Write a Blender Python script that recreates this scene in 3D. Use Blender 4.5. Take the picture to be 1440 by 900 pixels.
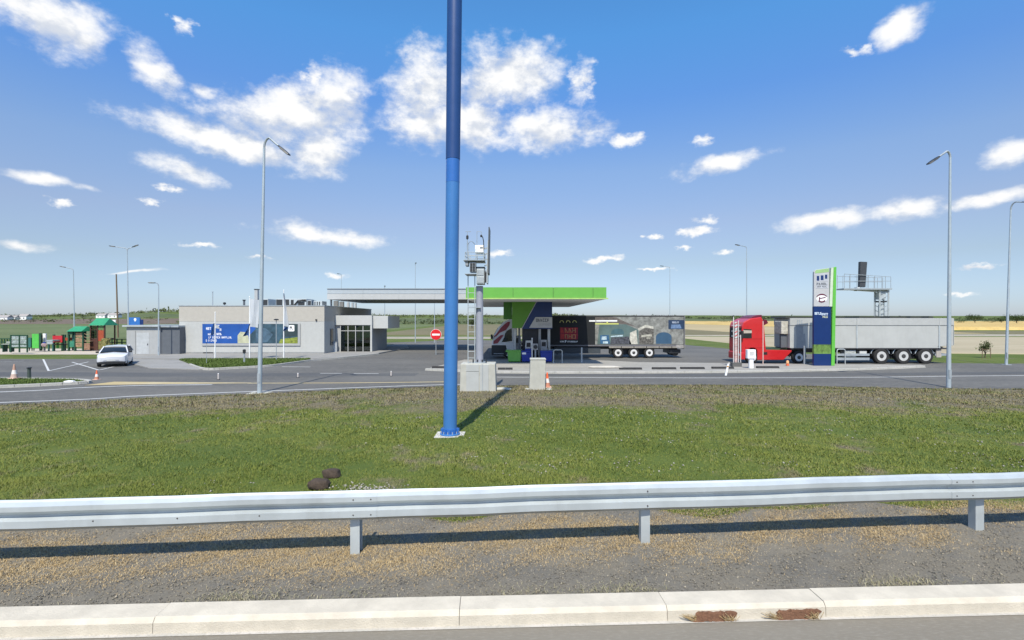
import bpy, bmesh, math, random
import numpy as np
from mathutils import Vector, Matrix, noise as mnoise

scene = bpy.context.scene
col = scene.collection
R = math.radians
for o in list(bpy.data.objects): bpy.data.objects.remove(o)

# ------------------------------------------------------------------ camera
CAMZ = 2.5
cam_d = bpy.data.cameras.new('camera'); cam = bpy.data.objects.new('camera', cam_d); col.objects.link(cam)
cam.location = (0, 0, CAMZ); cam.rotation_euler = (R(90), 0, 0)
cam_d.sensor_width = 36; cam_d.lens = 18; cam_d.clip_start = .05; cam_d.clip_end = 9000
scene.camera = cam

# ------------------------------------------------------------------ sun, sky, exposure
SUN_EL, SUN_AZ = 54.0, 5.0            # the sun stands behind the road, a little to the left
EXPOSURE = 0.65
sd = bpy.data.lights.new('sun', 'SUN'); sun = bpy.data.objects.new('sun', sd); col.objects.link(sun)
sd.energy = 3.75; sd.angle = R(.53); sd.color = (1, .93, .79)
ldir = Vector((math.sin(R(SUN_AZ))*math.cos(R(SUN_EL)), math.cos(R(SUN_AZ))*math.cos(R(SUN_EL)), -math.sin(R(SUN_EL))))
sun.rotation_euler = ldir.to_track_quat('-Z', 'Y').to_euler(); sun.location = (-5, -60, 70)
scene.view_settings.view_transform = 'Standard'; scene.view_settings.look = 'None'
scene.view_settings.exposure = EXPOSURE; scene.view_settings.gamma = 1
scene.view_settings.use_curve_mapping = False

def make_world():
    w = bpy.data.worlds.new('World'); scene.world = w; w.use_nodes = True
    nt = w.node_tree; nt.nodes.clear(); N = nt.nodes.new; L = nt.links.new
    def math_(op, a=None, b=None, c=None, clamp=False):
        n = N('ShaderNodeMath'); n.operation = op; n.use_clamp = clamp
        for i, s in enumerate((a, b, c)):
            if s is None: continue
            if isinstance(s, (int, float)): n.inputs[i].default_value = s
            else: L(s, n.inputs[i])
        return n.outputs[0]
    def smooth(v, a, b, lo=0., hi=1.):
        n = N('ShaderNodeMapRange'); n.interpolation_type = 'SMOOTHSTEP'
        L(v, n.inputs[0]); n.inputs[1].default_value = a; n.inputs[2].default_value = b
        n.inputs[3].default_value = lo; n.inputs[4].default_value = hi
        return n.outputs[0]
    out = N('ShaderNodeOutputWorld'); bg = N('ShaderNodeBackground'); bg.inputs[1].default_value = 0.14
    L(bg.outputs[0], out.inputs[0])
    sky = N('ShaderNodeTexSky'); sky.sky_type = 'NISHITA'; sky.sun_disc = False
    sky.sun_elevation = R(SUN_EL); sky.sun_rotation = R(180+SUN_AZ)
    sky.altitude = 100; sky.air_density = 1.0; sky.dust_density = 0.6; sky.ozone_density = 2.2
    hs = N('ShaderNodeHueSaturation'); hs.inputs['Saturation'].default_value = 1.22; hs.inputs['Value'].default_value = 1.12
    tc = N('ShaderNodeTexCoord'); sep = N('ShaderNodeSeparateXYZ'); L(tc.outputs['Generated'], sep.inputs[0])
    # white balance of the clear sky with height: the photograph's camera keeps the horizon cool and unclipped
    wb = N('ShaderNodeValToRGB'); mrz = N('ShaderNodeMapRange'); L(sep.outputs[2], mrz.inputs[0]); mrz.inputs[2].default_value = .6; L(mrz.outputs[0], wb.inputs[0])
    stops = [(0, (.41, .46, .63)), (.05, (.42, .455, .60)), (.174, (.52, .465, .47)), (.3, (.67, .55, .525)), (.455, (.78, .68, .65)), (.645, (.78, .78, .84)), (.8, (.84, .93, .96)), (1, (.84, .93, .96))]
    while len(wb.color_ramp.elements) < len(stops): wb.color_ramp.elements.new(.5)
    for k, (p_, c_) in enumerate(stops): wb.color_ramp.elements[k].position = p_; wb.color_ramp.elements[k].color = c_+(1,)
    mul = N('ShaderNodeMix'); mul.data_type = 'RGBA'; mul.blend_type = 'MULTIPLY'; mul.inputs[0].default_value = 1; L(sky.outputs[0], mul.inputs[6]); L(wb.outputs[0], mul.inputs[7])
    L(mul.outputs[2], hs.inputs['Color'])
    az = math_('ARCTAN2', sep.outputs[0], sep.outputs[1]); el = math_('ARCSINE', sep.outputs[2])
    comb = N('ShaderNodeCombineXYZ'); L(az, comb.inputs[0]); L(el, comb.inputs[1])
    P = comb.outputs[0]
    def noise_(vec, scale, detail, rough, off=(0, 0, 0), sc=(1, 1.5, 1)):
        m = N('ShaderNodeMapping'); L(vec, m.inputs[0]); m.inputs['Location'].default_value = off; m.inputs['Scale'].default_value = sc
        t = N('ShaderNodeTexNoise'); L(m.outputs[0], t.inputs['Vector']); t.inputs['Scale'].default_value = scale
        t.inputs['Detail'].default_value = detail; t.inputs['Roughness'].default_value = rough
        return t.outputs['Fac'], t.outputs['Color']
    # wander the outlines so that no cloud keeps the shape of an ellipse
    _, wc = noise_(P, 9, 3, .55, (3.1, .7, 0))
    vm = N('ShaderNodeVectorMath'); vm.operation = 'SUBTRACT'; L(wc, vm.inputs[0]); vm.inputs[1].default_value = (.5, .5, .5)
    vs = N('ShaderNodeVectorMath'); vs.operation = 'MULTIPLY'; L(vm.outputs[0], vs.inputs[0]); vs.inputs[1].default_value = (.07, .04, 0)
    va = N('ShaderNodeVectorMath'); va.operation = 'ADD'; L(P, va.inputs[0]); L(vs.outputs[0], va.inputs[1])
    PW = va.outputs[0]
    _, wc2 = noise_(P, 34, 4, .6, (8.1, 2.7, 0))
    vm2 = N('ShaderNodeVectorMath'); vm2.operation = 'SUBTRACT'; L(wc2, vm2.inputs[0]); vm2.inputs[1].default_value = (.5, .5, .5)
    vs2 = N('ShaderNodeVectorMath'); vs2.operation = 'MULTIPLY'; L(vm2.outputs[0], vs2.inputs[0]); vs2.inputs[1].default_value = (.075, .028, 0)
    va2 = N('ShaderNodeVectorMath'); va2.operation = 'ADD'; L(P, va2.inputs[0]); L(vs2.outputs[0], va2.inputs[1]); PS = va2.outputs[0]
    clouds = [  # bearing and height of each cloud bank given as (x, y, half width, half height, tilt, weight)
        (55, 12, 120, 52, -12, 1), (120, 55, 45, 34, -20, .9), (215, 100, 70, 30, -30, .55), (280, 125, 44, 14, -12, .4),
        (410, 165, 130, 46, 4, 1.1), (320, 198, 155, 24, -5, 1), (462, 140, 74, 44, 10, 1), (448, 212, 62, 36, 12, .95), (440, 108, 28, 24, 0, .5),
        (258, 240, 78, 18, -10, .85), (715, 108, 92, 46, 8, 1), (605, 118, 62, 56, 0, 1), (632, 172, 118, 38, 0, 1.05), (768, 182, 92, 32, 4, 1),
        (815, 115, 26, 44, -10, .5), (450, 331, 92, 15, -1, 1), (1012, 228, 68, 15, 8, .95), (1262, 42, 48, 19, 22, .95),
        (1205, 70, 34, 10, -18, .5), (1168, 306, 72, 17, 2, 1), (1285, 291, 74, 17, -2, .95), (1392, 280, 82, 14, 5, .95), (1430, 214, 48, 22, 8, .85),
        (70, 254, 88, 10, -8, .75), (86, 287, 27, 8, 0, .75), (36, 340, 62, 12, -6, .8), (237, 265, 23, 7, -5, .75), (213, 284, 20, 7, 0, .6),
        (975, 326, 30, 7, 0, .95), (994, 309, 22, 7, 0, .9), (850, 365, 30, 5, 2, .85), (918, 332, 18, 5, 0, .7), (1018, 354, 24, 5, 2, .6),
        (1380, 376, 34, 6, 4, .8), (278, 344, 32, 5, 0, .6), (702, 356, 26, 6, 0, .75), (180, 380, 72, 3.5, 1, .5), (477, 389, 26, 5, 0, .8),
        (880, 197, 36, 11, 0, .42), (990, 195, 26, 11, 12, .42), (958, 349, 14, 4, 0, .7), (925, 378, 32, 3, 0, .6), (260, 34, 24, 14, 0, .4), (1350, 414, 34, 3, 0, .5), (365, 363, 22, 4, 0, .5)]
    acc = None; acc_up = None
    vu = N('ShaderNodeVectorMath'); vu.operation = 'ADD'; L(PW, vu.inputs[0]); vu.inputs[1].default_value = (0, .022, 0); PU = vu.outputs[0]
    for (px, py, hw, hh, tilt, wt) in clouds:
        u, v = (px-720)/720, (450-py)/720
        a = math.atan(u); e = math.atan(v*math.cos(a))
        ra = hw/720*math.cos(a)**2; re_ = hh/720*math.cos(a)
        m = N('ShaderNodeMapping'); m.vector_type = 'TEXTURE'; L(PW if hw > 40 else PS, m.inputs[0])
        m.inputs['Location'].default_value = (a, e, 0); m.inputs['Rotation'].default_value = (0, 0, R(tilt)); m.inputs['Scale'].default_value = (ra, re_, 1)
        l = N('ShaderNodeVectorMath'); l.operation = 'LENGTH'; L(m.outputs[0], l.inputs[0])
        f = math_('MULTIPLY_ADD', l.outputs['Value'], -1.0, .60+.42*wt)
        acc = f if acc is None else math_('MAXIMUM', acc, f)
        if hw > 40:                     # the same bank a little higher up, to tell its lit head from its grey base
            m2 = N('ShaderNodeMapping'); m2.vector_type = 'TEXTURE'; L(PU, m2.inputs[0])
            for k in ('Location', 'Rotation', 'Scale'): m2.inputs[k].default_value = m.inputs[k].default_value
            l2 = N('ShaderNodeVectorMath'); l2.operation = 'LENGTH'; L(m2.outputs[0], l2.inputs[0])
            f2 = math_('MULTIPLY_ADD', l2.outputs['Value'], -1.0, .60+.42*wt)
            acc_up = f2 if acc_up is None else math_('MAXIMUM', acc_up, f2)
    # the same broken cumulus goes on over the rest of the sky
    dv = math_('MAXIMUM', sep.outputs[2], .06)
    px_ = math_('DIVIDE', sep.outputs[0], dv); py_ = math_('DIVIDE', sep.outputs[1], dv)
    cp = N('ShaderNodeCombineXYZ'); L(px_, cp.inputs[0]); L(py_, cp.inputs[1])
    gn, _ = noise_(cp.outputs[0], .55, 4, .5, (5, 2, 0), (1, 1, 1))
    gfield = math_('MULTIPLY_ADD', gn, 5.0, -2.95)
    front = smooth(sep.outputs[1], .35, .62, 1., 0.)
    hi = smooth(sep.outputs[2], .62, .75)
    region = math_('MAXIMUM', front, hi)
    gfield = math_('SUBTRACT', gfield, math_('MULTIPLY_ADD', region, -3.0, 3.0))
    acc = math_('MAXIMUM', acc, gfield)
    nf, _ = noise_(P, 15, 9, .6, (1.7, 4.2, 0))
    nfine, _ = noise_(P, 55, 6, .62, (7.7, 1.2, 0))
    nn = math_('ADD', math_('MULTIPLY', math_('SUBTRACT', nf, .5), 2.1), math_('MULTIPLY', math_('SUBTRACT', nfine, .5), .55))
    dens = math_('ADD', math_('MULTIPLY', acc, 1.12), nn)
    mask = smooth(dens, -.10, .90)
    mask = math_('MULTIPLY', mask, smooth(el, .0, .05))
    # body of the cloud: bright heads, greyer where it is thick and low in the bank
    nu, _ = noise_(P, 15, 5, .55, (1.7, 4.2-.05, 0))
    nl, _ = noise_(P, 11, 6, .6, (2.2, 9.0, 0))
    relief = math_('SUBTRACT', nf, nu)
    slope = math_('MINIMUM', math_('MAXIMUM', math_('SUBTRACT', acc, acc_up), -.5), .5)
    br = math_('ADD', math_('MULTIPLY_ADD', relief, 2.0, .80), math_('MULTIPLY', math_('SUBTRACT', nl, .5), .5))
    br = math_('ADD', br, math_('MULTIPLY', slope, .42))
    br = math_('MINIMUM', math_('MAXIMUM', br, .5), 1.06)
    cc = N('ShaderNodeMix'); cc.data_type = 'RGBA'; L(smooth(br, .52, 1.06), cc.inputs[0])
    K = 4.8
    cc.inputs[6].default_value = (.68*K, .72*K, .79*K, 1); cc.inputs[7].default_value = (1.0*K, .995*K, .98*K, 1)
    mx = N('ShaderNodeMix'); mx.data_type = 'RGBA'; L(math_('MULTIPLY', mask, .96), mx.inputs[0]); L(hs.outputs[0], mx.inputs[6]); L(cc.outputs[2], mx.inputs[7])
    L(mx.outputs[2], bg.inputs[0])
make_world()

# ------------------------------------------------------------------ materials
MATS = {}
def M(name, c, rough=.6, metal=0., var=.12, vs=2.5, bump=0., bs=60., spec=.4, dirt=0., coat=0.):
    if name in MATS: return MATS[name]
    m = bpy.data.materials.new(name); m.use_nodes = True; MATS[name] = m
    nt = m.node_tree; b = nt.nodes['Principled BSDF']; N = nt.nodes.new; L = nt.links.new
    b.inputs['Roughness'].default_value = rough; b.inputs['Metallic'].default_value = metal
    b.inputs['Specular IOR Level'].default_value = spec; b.inputs['Coat Weight'].default_value = coat
    tc = N('ShaderNodeTexCoord')
    n1 = N('ShaderNodeTexNoise'); n1.inputs['Scale'].default_value = vs; n1.inputs['Detail'].default_value = 6; n1.inputs['Roughness'].default_value = .62
    L(tc.outputs['Object'], n1.inputs['Vector'])
    mr = N('ShaderNodeMapRange'); mr.inputs[1].default_value = .3; mr.inputs[2].default_value = .7
    L(n1.outputs['Fac'], mr.inputs[0])
    mx = N('ShaderNodeMix'); mx.data_type = 'RGBA'; L(mr.outputs[0], mx.inputs[0])
    mx.inputs[6].default_value = tuple(x*(1-var) for x in c)+(1,); mx.inputs[7].default_value = tuple(min(1, x*(1+var)) for x in c)+(1,)
    last = mx.outputs[2]
    if dirt:
        n2 = N('ShaderNodeTexNoise'); n2.inputs['Scale'].default_value = 1.3; n2.inputs['Detail'].default_value = 8; n2.inputs['Roughness'].default_value = .7
        mp = N('ShaderNodeMapping'); mp.inputs['Scale'].default_value = (2.5, 2.5, .5); L(tc.outputs['Object'], mp.inputs[0]); L(mp.outputs[0], n2.inputs['Vector'])
        r2 = N('ShaderNodeMapRange'); r2.inputs[1].default_value = .52; r2.inputs[2].default_value = .78; r2.inputs[4].default_value = dirt
        L(n2.outputs['Fac'], r2.inputs[0])
        m2 = N('ShaderNodeMix'); m2.data_type = 'RGBA'; L(r2.outputs[0], m2.inputs[0]); L(last, m2.inputs[6]); m2.inputs[7].default_value = (.16, .14, .115, 1)
        last = m2.outputs[2]
    L(last, b.inputs['Base Color'])
    rr = N('ShaderNodeMapRange'); rr.inputs[3].default_value = max(.02, rough-.08); rr.inputs[4].default_value = min(1, rough+.08); L(n1.outputs['Fac'], rr.inputs[0]); L(rr.outputs[0], b.inputs['Roughness'])
    if bump:
        n3 = N('ShaderNodeTexNoise'); n3.inputs['Scale'].default_value = bs; n3.inputs['Detail'].default_value = 4; L(tc.outputs['Object'], n3.inputs['Vector'])
        bp = N('ShaderNodeBump'); bp.inputs['Strength'].default_value = bump; bp.inputs['Distance'].default_value = .02; L(n3.outputs['Fac'], bp.inputs['Height']); L(bp.outputs[0], b.inputs['Normal'])
    return m

def glass(name, tint=(.25, .42, .36), refl=.9):
    if name in MATS: return MATS[name]
    m = bpy.data.materials.new(name); m.use_nodes = True; MATS[name] = m
    nt = m.node_tree; nt.nodes.clear(); N = nt.nodes.new; L = nt.links.new
    o = N('ShaderNodeOutputMaterial'); t = N('ShaderNodeBsdfTransparent'); t.inputs[0].default_value = tint+(1,)
    g = N('ShaderNodeBsdfGlossy'); g.inputs[1].default_value = .03; g.inputs[0].default_value = (refl, refl, refl, 1)
    f = N('ShaderNodeFresnel'); f.inputs[0].default_value = 1.5
    a = N('ShaderNodeMath'); a.operation = 'MULTIPLY_ADD'; a.inputs[1].default_value = 1.2; a.inputs[2].default_value = .05; L(f.outputs[0], a.inputs[0])
    x = N('ShaderNodeMixShader'); L(a.outputs[0], x.inputs[0]); L(t.outputs[0], x.inputs[1]); L(g.outputs[0], x.inputs[2]); L(x.outputs[0], o.inputs[0])
    return m

def grass_mat(name, blades):
    """sward: greener and drier patches by place in the field; the same fields colour soil and blades"""
    m = bpy.data.materials.new(name); m.use_nodes = True; MATS[name] = m
    nt = m.node_tree; b = nt.nodes['Principled BSDF']; N = nt.nodes.new; L = nt.links.new
    b.inputs['Roughness'].default_value = .75; b.inputs['Specular IOR Level'].default_value = .2
    geo = N('ShaderNodeNewGeometry')
    def nz(scale, detail, off, sc=(1, 1, 1)):
        mp = N('ShaderNodeMapping'); mp.inputs['Location'].default_value = off; mp.inputs['Scale'].default_value = sc; L(geo.outputs['Position'], mp.inputs[0])
        t = N('ShaderNodeTexNoise'); t.inputs['Scale'].default_value = scale; t.inputs['Detail'].default_value = detail; t.inputs['Roughness'].default_value = .6
        L(mp.outputs[0], t.inputs['Vector']); return t.outputs['Fac']
    def rng(v, a, c, lo=0, hi=1):
        r = N('ShaderNodeMapRange'); r.interpolation_type = 'SMOOTHSTEP'; r.inputs[1].default_value = a; r.inputs[2].default_value = c; r.inputs[3].default_value = lo; r.inputs[4].default_value = hi; L(v, r.inputs[0]); return r.outputs[0]
    def mth(op, a, c, d=None):
        n = N('ShaderNodeMath'); n.operation = op
        for i, s in enumerate((a, c, d)):
            if s is None: continue
            if isinstance(s, (int, float)): n.inputs[i].default_value = s
            else: L(s, n.inputs[i])
        return n.outputs[0]
    def mix(f, a, c):
        x = N('ShaderNodeMix'); x.data_type = 'RGBA'
        if isinstance(f, float): x.inputs[0].default_value = f
        else: L(f, x.inputs[0])
        for i, s in ((6, a), (7, c)):
            if isinstance(s, tuple): x.inputs[i].default_value = s+(1,)
            else: L(s, x.inputs[i])
        return x.outputs[2]
    big = nz(.32, 4, (3, 8, 0), (.7, 1, 1)); mid = nz(1.3, 6, (9, 1, 0), (1, .6, 1)); fine = nz(14, 4, (0, 0, 0))
    sep = N('ShaderNodeSeparateXYZ'); L(geo.outputs['Position'], sep.inputs[0])
    # the top of the bank beside the service road was dug over and is thinner and browner
    bank = mth('MULTIPLY', rng(sep.outputs[1], 14, 19), rng(sep.outputs[1], 33, 29))
    dry = mth('ADD', rng(mid, .40, .68, 0, .75), mth('MULTIPLY', bank, .42))
    dry = mth('ADD', dry, rng(big, .62, .38, -.25, .35))
    dry = N('ShaderNodeClamp'); L(mth('ADD', mth('ADD', rng(mid, .44, .75, 0, .72), mth('MULTIPLY', bank, .78)), rng(big, .36, .64, -.28, .18)), dry.inputs[0]); dry = dry.outputs[0]
    green = mix(rng(big, .35, .65), (.100, .130, .016), (.152, .176, .028))
    if blades:
        rnd = geo.outputs['Random Per Island']
        green = mix(rng(rnd, 0, 1), green, mix(.5, green, (.24, .24, .07)))
        straw = mix(rnd, (.12, .105, .05), (.27, .225, .125))
        f = rng(mth('ADD', dry, mth('MULTIPLY', rnd, .5)), .35, 1.2)
        c = mix(f, green, straw)
    else:
        soil = mix(fine, (.095, .085, .05), (.20, .17, .115))
        green = mix(fine, (.05, .085, .018), green)
        c = mix(rng(dry, .2, .9), green, soil)
        bp = N('ShaderNodeBump'); bp.inputs['Strength'].default_value = .8; bp.inputs['Distance'].default_value = .04; L(nz(30, 4, (0, 0, 0)), bp.inputs['Height']); L(bp.outputs[0], b.inputs['Normal'])
    L(c, b.inputs['Base Color'])
    return m

def ground_mix(name, cols, s1=1., s2=25., rough=.9, bump=.4, bs=120., stretch=(1, 1, 1)):
    """weathered surface: three tones mixed by a broad and a fine field of noise"""
    m = bpy.data.materials.new(name); m.use_nodes = True; MATS[name] = m
    nt = m.node_tree; b = nt.nodes['Principled BSDF']; N = nt.nodes.new; L = nt.links.new
    b.inputs['Roughness'].default_value = rough; b.inputs['Specular IOR Level'].default_value = .25
    geo = N('ShaderNodeNewGeometry'); mp = N('ShaderNodeMapping'); mp.inputs['Scale'].default_value = stretch; L(geo.outputs['Position'], mp.inputs[0])
    ns = []
    for s, d in ((s1, 7), (s2, 5), (bs, 3)):
        t = N('ShaderNodeTexNoise'); t.inputs['Scale'].default_value = s; t.inputs['Detail'].default_value = d; t.inputs['Roughness'].default_value = .65; L(mp.outputs[0], t.inputs['Vector'])
        ns.append(t.outputs['Fac'])
    def rng(v, a, c):
        r = N('ShaderNodeMapRange'); r.interpolation_type = 'SMOOTHSTEP'; r.inputs[1].default_value = a; r.inputs[2].default_value = c; L(v, r.inputs[0]); return r.outputs[0]
    x = N('ShaderNodeMix'); x.data_type = 'RGBA'; L(rng(ns[0], .36, .64), x.inputs[0]); x.inputs[6].default_value = cols[0]+(1,); x.inputs[7].default_value = cols[1]+(1,)
    y = N('ShaderNodeMix'); y.data_type = 'RGBA'; L(rng(ns[1], .45, .75), y.inputs[0]); L(x.outputs[2], y.inputs[6]); y.inputs[7].default_value = cols[2]+(1,)
    L(y.outputs[2], b.inputs['Base Color'])
    if bump:
        bp = N('ShaderNodeBump'); bp.inputs['Strength'].default_value = bump; bp.inputs['Distance'].default_value = .01; L(ns[2], bp.inputs['Height']); L(bp.outputs[0], b.inputs['Normal'])
    return m

galv = M('galvanised_steel', (.45, .49, .505), .45, .3, .14, 1.6, spec=.45, dirt=.14)
galv_dull = M('dull_galvanised_steel', (.36, .40, .43), .5, .35, .12, 3)
lampsteel = M('lamp_post_steel', (.40, .46, .50), .45, .3, .08, 2)
darkmetal = M('dark_metal', (.035, .038, .042), .5, .2)
blackp = M('black_plastic', (.018, .019, .021), .55)
rubber = M('rubber', (.022, .022, .023), .85, bump=.2)
white = M('white_paint', (.78, .79, .80), .4, var=.04)
offwhite = M('off_white_cladding', (.50, .51, .50), .6, var=.05, dirt=.08)
concrete = M('pale_concrete', (.50, .49, .455), .85, var=.14, vs=3, bump=.35, bs=45, dirt=.25)
kerbmat = M('kerb_concrete', (.50, .455, .375), .85, var=.12, vs=5, bump=.3, bs=80, dirt=.22)
green = M('lime_green_cladding', (.125, .37, .06), .4, var=.05, coat=.2)
leafgreen = M('leaf_green_cladding', (.10, .27, .03), .45, var=.06)
navy = M('navy_cladding', (.010, .032, .13), .4, var=.08)
blue = M('blue_plastic', (.010, .035, .28), .45, var=.1)
red = M('red_truck_paint', (.47, .016, .020), .3, var=.06, coat=.5)
maroon = M('maroon_plastic', (.11, .012, .03), .35)
silver = M('grey_sign_face', (.44, .445, .455), .45, var=.04)
greywall = M('light_grey_cladding', (.34, .35, .355), .6, var=.05, dirt=.1)
darkgrey = M('slate_grey_cladding', (.10, .112, .13), .55, var=.08)
signred = M('sign_red', (.60, .015, .02), .4)
orange = M('cone_orange', (.75, .14, .05), .5)
wheelwhite = M('white_wheel_steel', (.62, .62, .62), .45, var=.15, dirt=.3)
wood = M('weathered_wood', (.16, .115, .075), .85, var=.25, vs=8)
glassdark = M('tinted_vehicle_glass', (.012, .016, .02), .06, spec=.8)
glassgreen = glass('green_tinted_glass')

# ------------------------------------------------------------------ mesh helpers
class MB:
    def __init__(s): s.v = []; s.f = []; s.mi = []; s.k = 0
    def _add(s, vs, fs):
        o = len(s.v); s.v += [tuple(p) for p in vs]; s.f += [tuple(i+o for i in f) for f in fs]; s.mi += [s.k]*len(fs); return s
    def mat(s, k): s.k = k; return s
    def box(s, x0, x1, y0, y1, z0, z1):
        v = [(x, y, z) for z in (z0, z1) for y in (y0, y1) for x in (x0, x1)]
        return s._add(v, [(0, 2, 3, 1), (4, 5, 7, 6), (0, 1, 5, 4), (2, 6, 7, 3), (0, 4, 6, 2), (1, 3, 7, 5)])
    def obox(s, c, size, mat):
        a, b, d = (x/2 for x in size); c = Vector(c)
        v = [c+mat @ Vector((x, y, z)) for z in (-d, d) for y in (-b, b) for x in (-a, a)]
        return s._add(v, [(0, 2, 3, 1), (4, 5, 7, 6), (0, 1, 5, 4), (2, 6, 7, 3), (0, 4, 6, 2), (1, 3, 7, 5)])
    def bar(s, p0, p1, w, h):
        p0, p1 = Vector(p0), Vector(p1); d = p1-p0
        return s.obox((p0+p1)/2, (w, h, d.length), d.to_track_quat('Z', 'Y').to_matrix())
    def tube(s, pts, rs, n=10, caps=True):
        pts = [Vector(p) for p in pts]
        if not isinstance(rs, (list, tuple)): rs = [rs]*len(pts)
        vs = []; fs = []; q = None
        for i, p in enumerate(pts):
            d = (pts[min(i+1, len(pts)-1)]-pts[max(i-1, 0)]).normalized()
            if q is None:
                up = Vector((1, 0, 0)) if abs(d.x) < .9 else Vector((0, 1, 0)); a = d.cross(up).normalized()
            else: a = (q-d*q.dot(d)).normalized()
            q = a; b = d.cross(a)
            vs += [p+(a*math.cos(2*math.pi*k/n)+b*math.sin(2*math.pi*k/n))*rs[i] for k in range(n)]
        for i in range(len(pts)-1):
            for k in range(n):
                fs.append((i*n+k, i*n+(k+1) % n, (i+1)*n+(k+1) % n, (i+1)*n+k))
        if caps: fs += [tuple(range(n-1, -1, -1)), tuple(range((len(pts)-1)*n, len(pts)*n))]
        return s._add(vs, fs)
    def cyl(s, p0, p1, r0, r1=None, n=12): return s.tube([p0, p1], [r0, r0 if r1 is None else r1], n)
    def prism(s, poly, a0, a1, axis='y'):
        n = len(poly)
        def P(p, a): return (p[0], a, p[1]) if axis == 'y' else ((p[0], p[1], a) if axis == 'z' else (a, p[0], p[1]))
        vs = [P(p, a0) for p in poly]+[P(p, a1) for p in poly]
        fs = [tuple(range(n)), tuple(range(2*n-1, n-1, -1))]+[(i, (i+1) % n, n+(i+1) % n, n+i) for i in range(n)]
        return s._add(vs, fs)
    def lathe(s, prof, c=(0, 0, 0), n=16, axis='z'):
        vs = []; fs = []; c = Vector(c)
        for r, h in prof:
            for k in range(n):
                a = 2*math.pi*k/n; x, y = r*math.cos(a), r*math.sin(a)
                vs.append(c+(Vector((x, y, h)) if axis == 'z' else Vector((x, h, y))))
        for i in range(len(prof)-1):
            for k in range(n): fs.append((i*n+k, i*n+(k+1) % n, (i+1)*n+(k+1) % n, (i+1)*n+k))
        fs += [tuple(range(n-1, -1, -1)), tuple(range((len(prof)-1)*n, len(prof)*n))]
        return s._add(vs, fs)
    def rock(s, c, rad, seed=0, sub=2, jit=.16):
        bm = bmesh.new(); bmesh.ops.create_icosphere(bm, subdivisions=sub, radius=1)
        vs = []
        for v in bm.verts:
            p = v.co.copy(); k = 1+jit*2*mnoise.noise(p*1.6+Vector((seed*3.1, seed, 0)))+jit*mnoise.noise(p*4+Vector((seed, 0, 5)))
            p = Vector((math.copysign(abs(p.x)**.75, p.x), math.copysign(abs(p.y)**.75, p.y), math.copysign(abs(p.z)**.7, p.z)))*k
            vs.append((c[0]+p.x*rad[0], c[1]+p.y*rad[1], c[2]+p.z*rad[2]))
        fs = [tuple(v.index for v in f.verts) for f in bm.faces]; bm.free()
        return s._add(vs, fs)
    def build(s, name, mats, parent=None, loc=(0, 0, 0), smooth=False, bevel=0., rotz=0.):
        me = bpy.data.meshes.new(name); me.from_pydata(s.v, [], s.f)
        bm = bmesh.new(); bm.from_mesh(me); bmesh.ops.recalc_face_normals(bm, faces=bm.faces)
        bm.to_mesh(me); bm.free()
        for m in (mats if isinstance(mats, (list, tuple)) else [mats]): me.materials.append(m)
        me.polygons.foreach_set('material_index', s.mi)
        if smooth: me.shade_smooth(); me.set_sharp_from_angle(angle=R(38))
        o = bpy.data.objects.new(name, me); col.objects.link(o); o.location = loc; o.rotation_euler.z = rotz
        if parent: o.parent = parent
        if bevel:
            b = o.modifiers.new('edge', 'BEVEL'); b.width = bevel; b.segments = 2; b.limit_method = 'ANGLE'; b.angle_limit = R(40)
        return o

def tag(o, label=None, cat=None, group=None, kind=None):
    if label: o['label'] = label
    if cat: o['category'] = cat
    if group: o['group'] = group
    if kind: o['kind'] = kind
    return o
def thing(name, loc, label, cat, group=None, rotz=0.):
    o = bpy.data.objects.new(name, None); col.objects.link(o); o.location = loc; o.rotation_euler.z = rotz
    o.empty_display_size = .3
    return tag(o, label, cat, group)
def copy_tree(o, parent=None):
    c = o.copy(); col.objects.link(c); c.parent = parent
    for ch in list(o.children): copy_tree(ch, c)
    return c
def PX(px, Y): return (px-720)/720*Y
def PZ(py, Y): return CAMZ-(py-450)/720*Y
def lerp_table(t, x):
    if x <= t[0][0]: return t[0][1]
    for (a, b), (c, d) in zip(t, t[1:]):
        if x <= c: return b+(d-b)*(x-a)/(c-a)
    return t[-1][1]
def sm(a, b, x):
    t = min(1, max(0, (x-a)/(b-a))); return t*t*(3-2*t)
def glyphs(mb, x0, x1, z0, z1, y, n, seed, t=.16, front=-.004):
    """a row of letter-like strokes, flat lettering a few millimetres proud of the face"""
    rd = random.Random(seed); w = (x1-x0)/n; h = z1-z0; tw = w*t*1.3; th = h*t
    for i in range(n):
        if n > 6 and rd.random() < .14: continue
        a = x0+i*w+w*.08; b = x0+(i+1)*w-w*.12
        seg = rd.choice(['LTM', 'LRT', 'LB', 'TC', 'LRM', 'LTMB', 'LRTB', 'LD', 'LTB', 'RLD'])
        for j, c in enumerate(seg):
            yy0, yy1 = y+front-.0007*j, y
            if c == 'L': mb.box(a, a+tw, yy0, yy1, z0, z1)
            if c == 'R': mb.box(b-tw, b, yy0, yy1, z0, z1)
            if c == 'C': mb.box((a+b-tw)/2, (a+b+tw)/2, yy0, yy1, z0, z1)
            if c == 'T': mb.box(a, b, yy0, yy1, z1-th, z1)
            if c == 'B': mb.box(a, b, yy0, yy1, z0, z0+th)
            if c == 'M': mb.box(a, b, yy0, yy1, (z0+z1-th)/2, (z0+z1+th)/2)
            if c == 'D': mb.prism([(a, z1), (a+tw, z1), (b, z0), (b-tw, z0)], yy0, yy1)
    return mb

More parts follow.
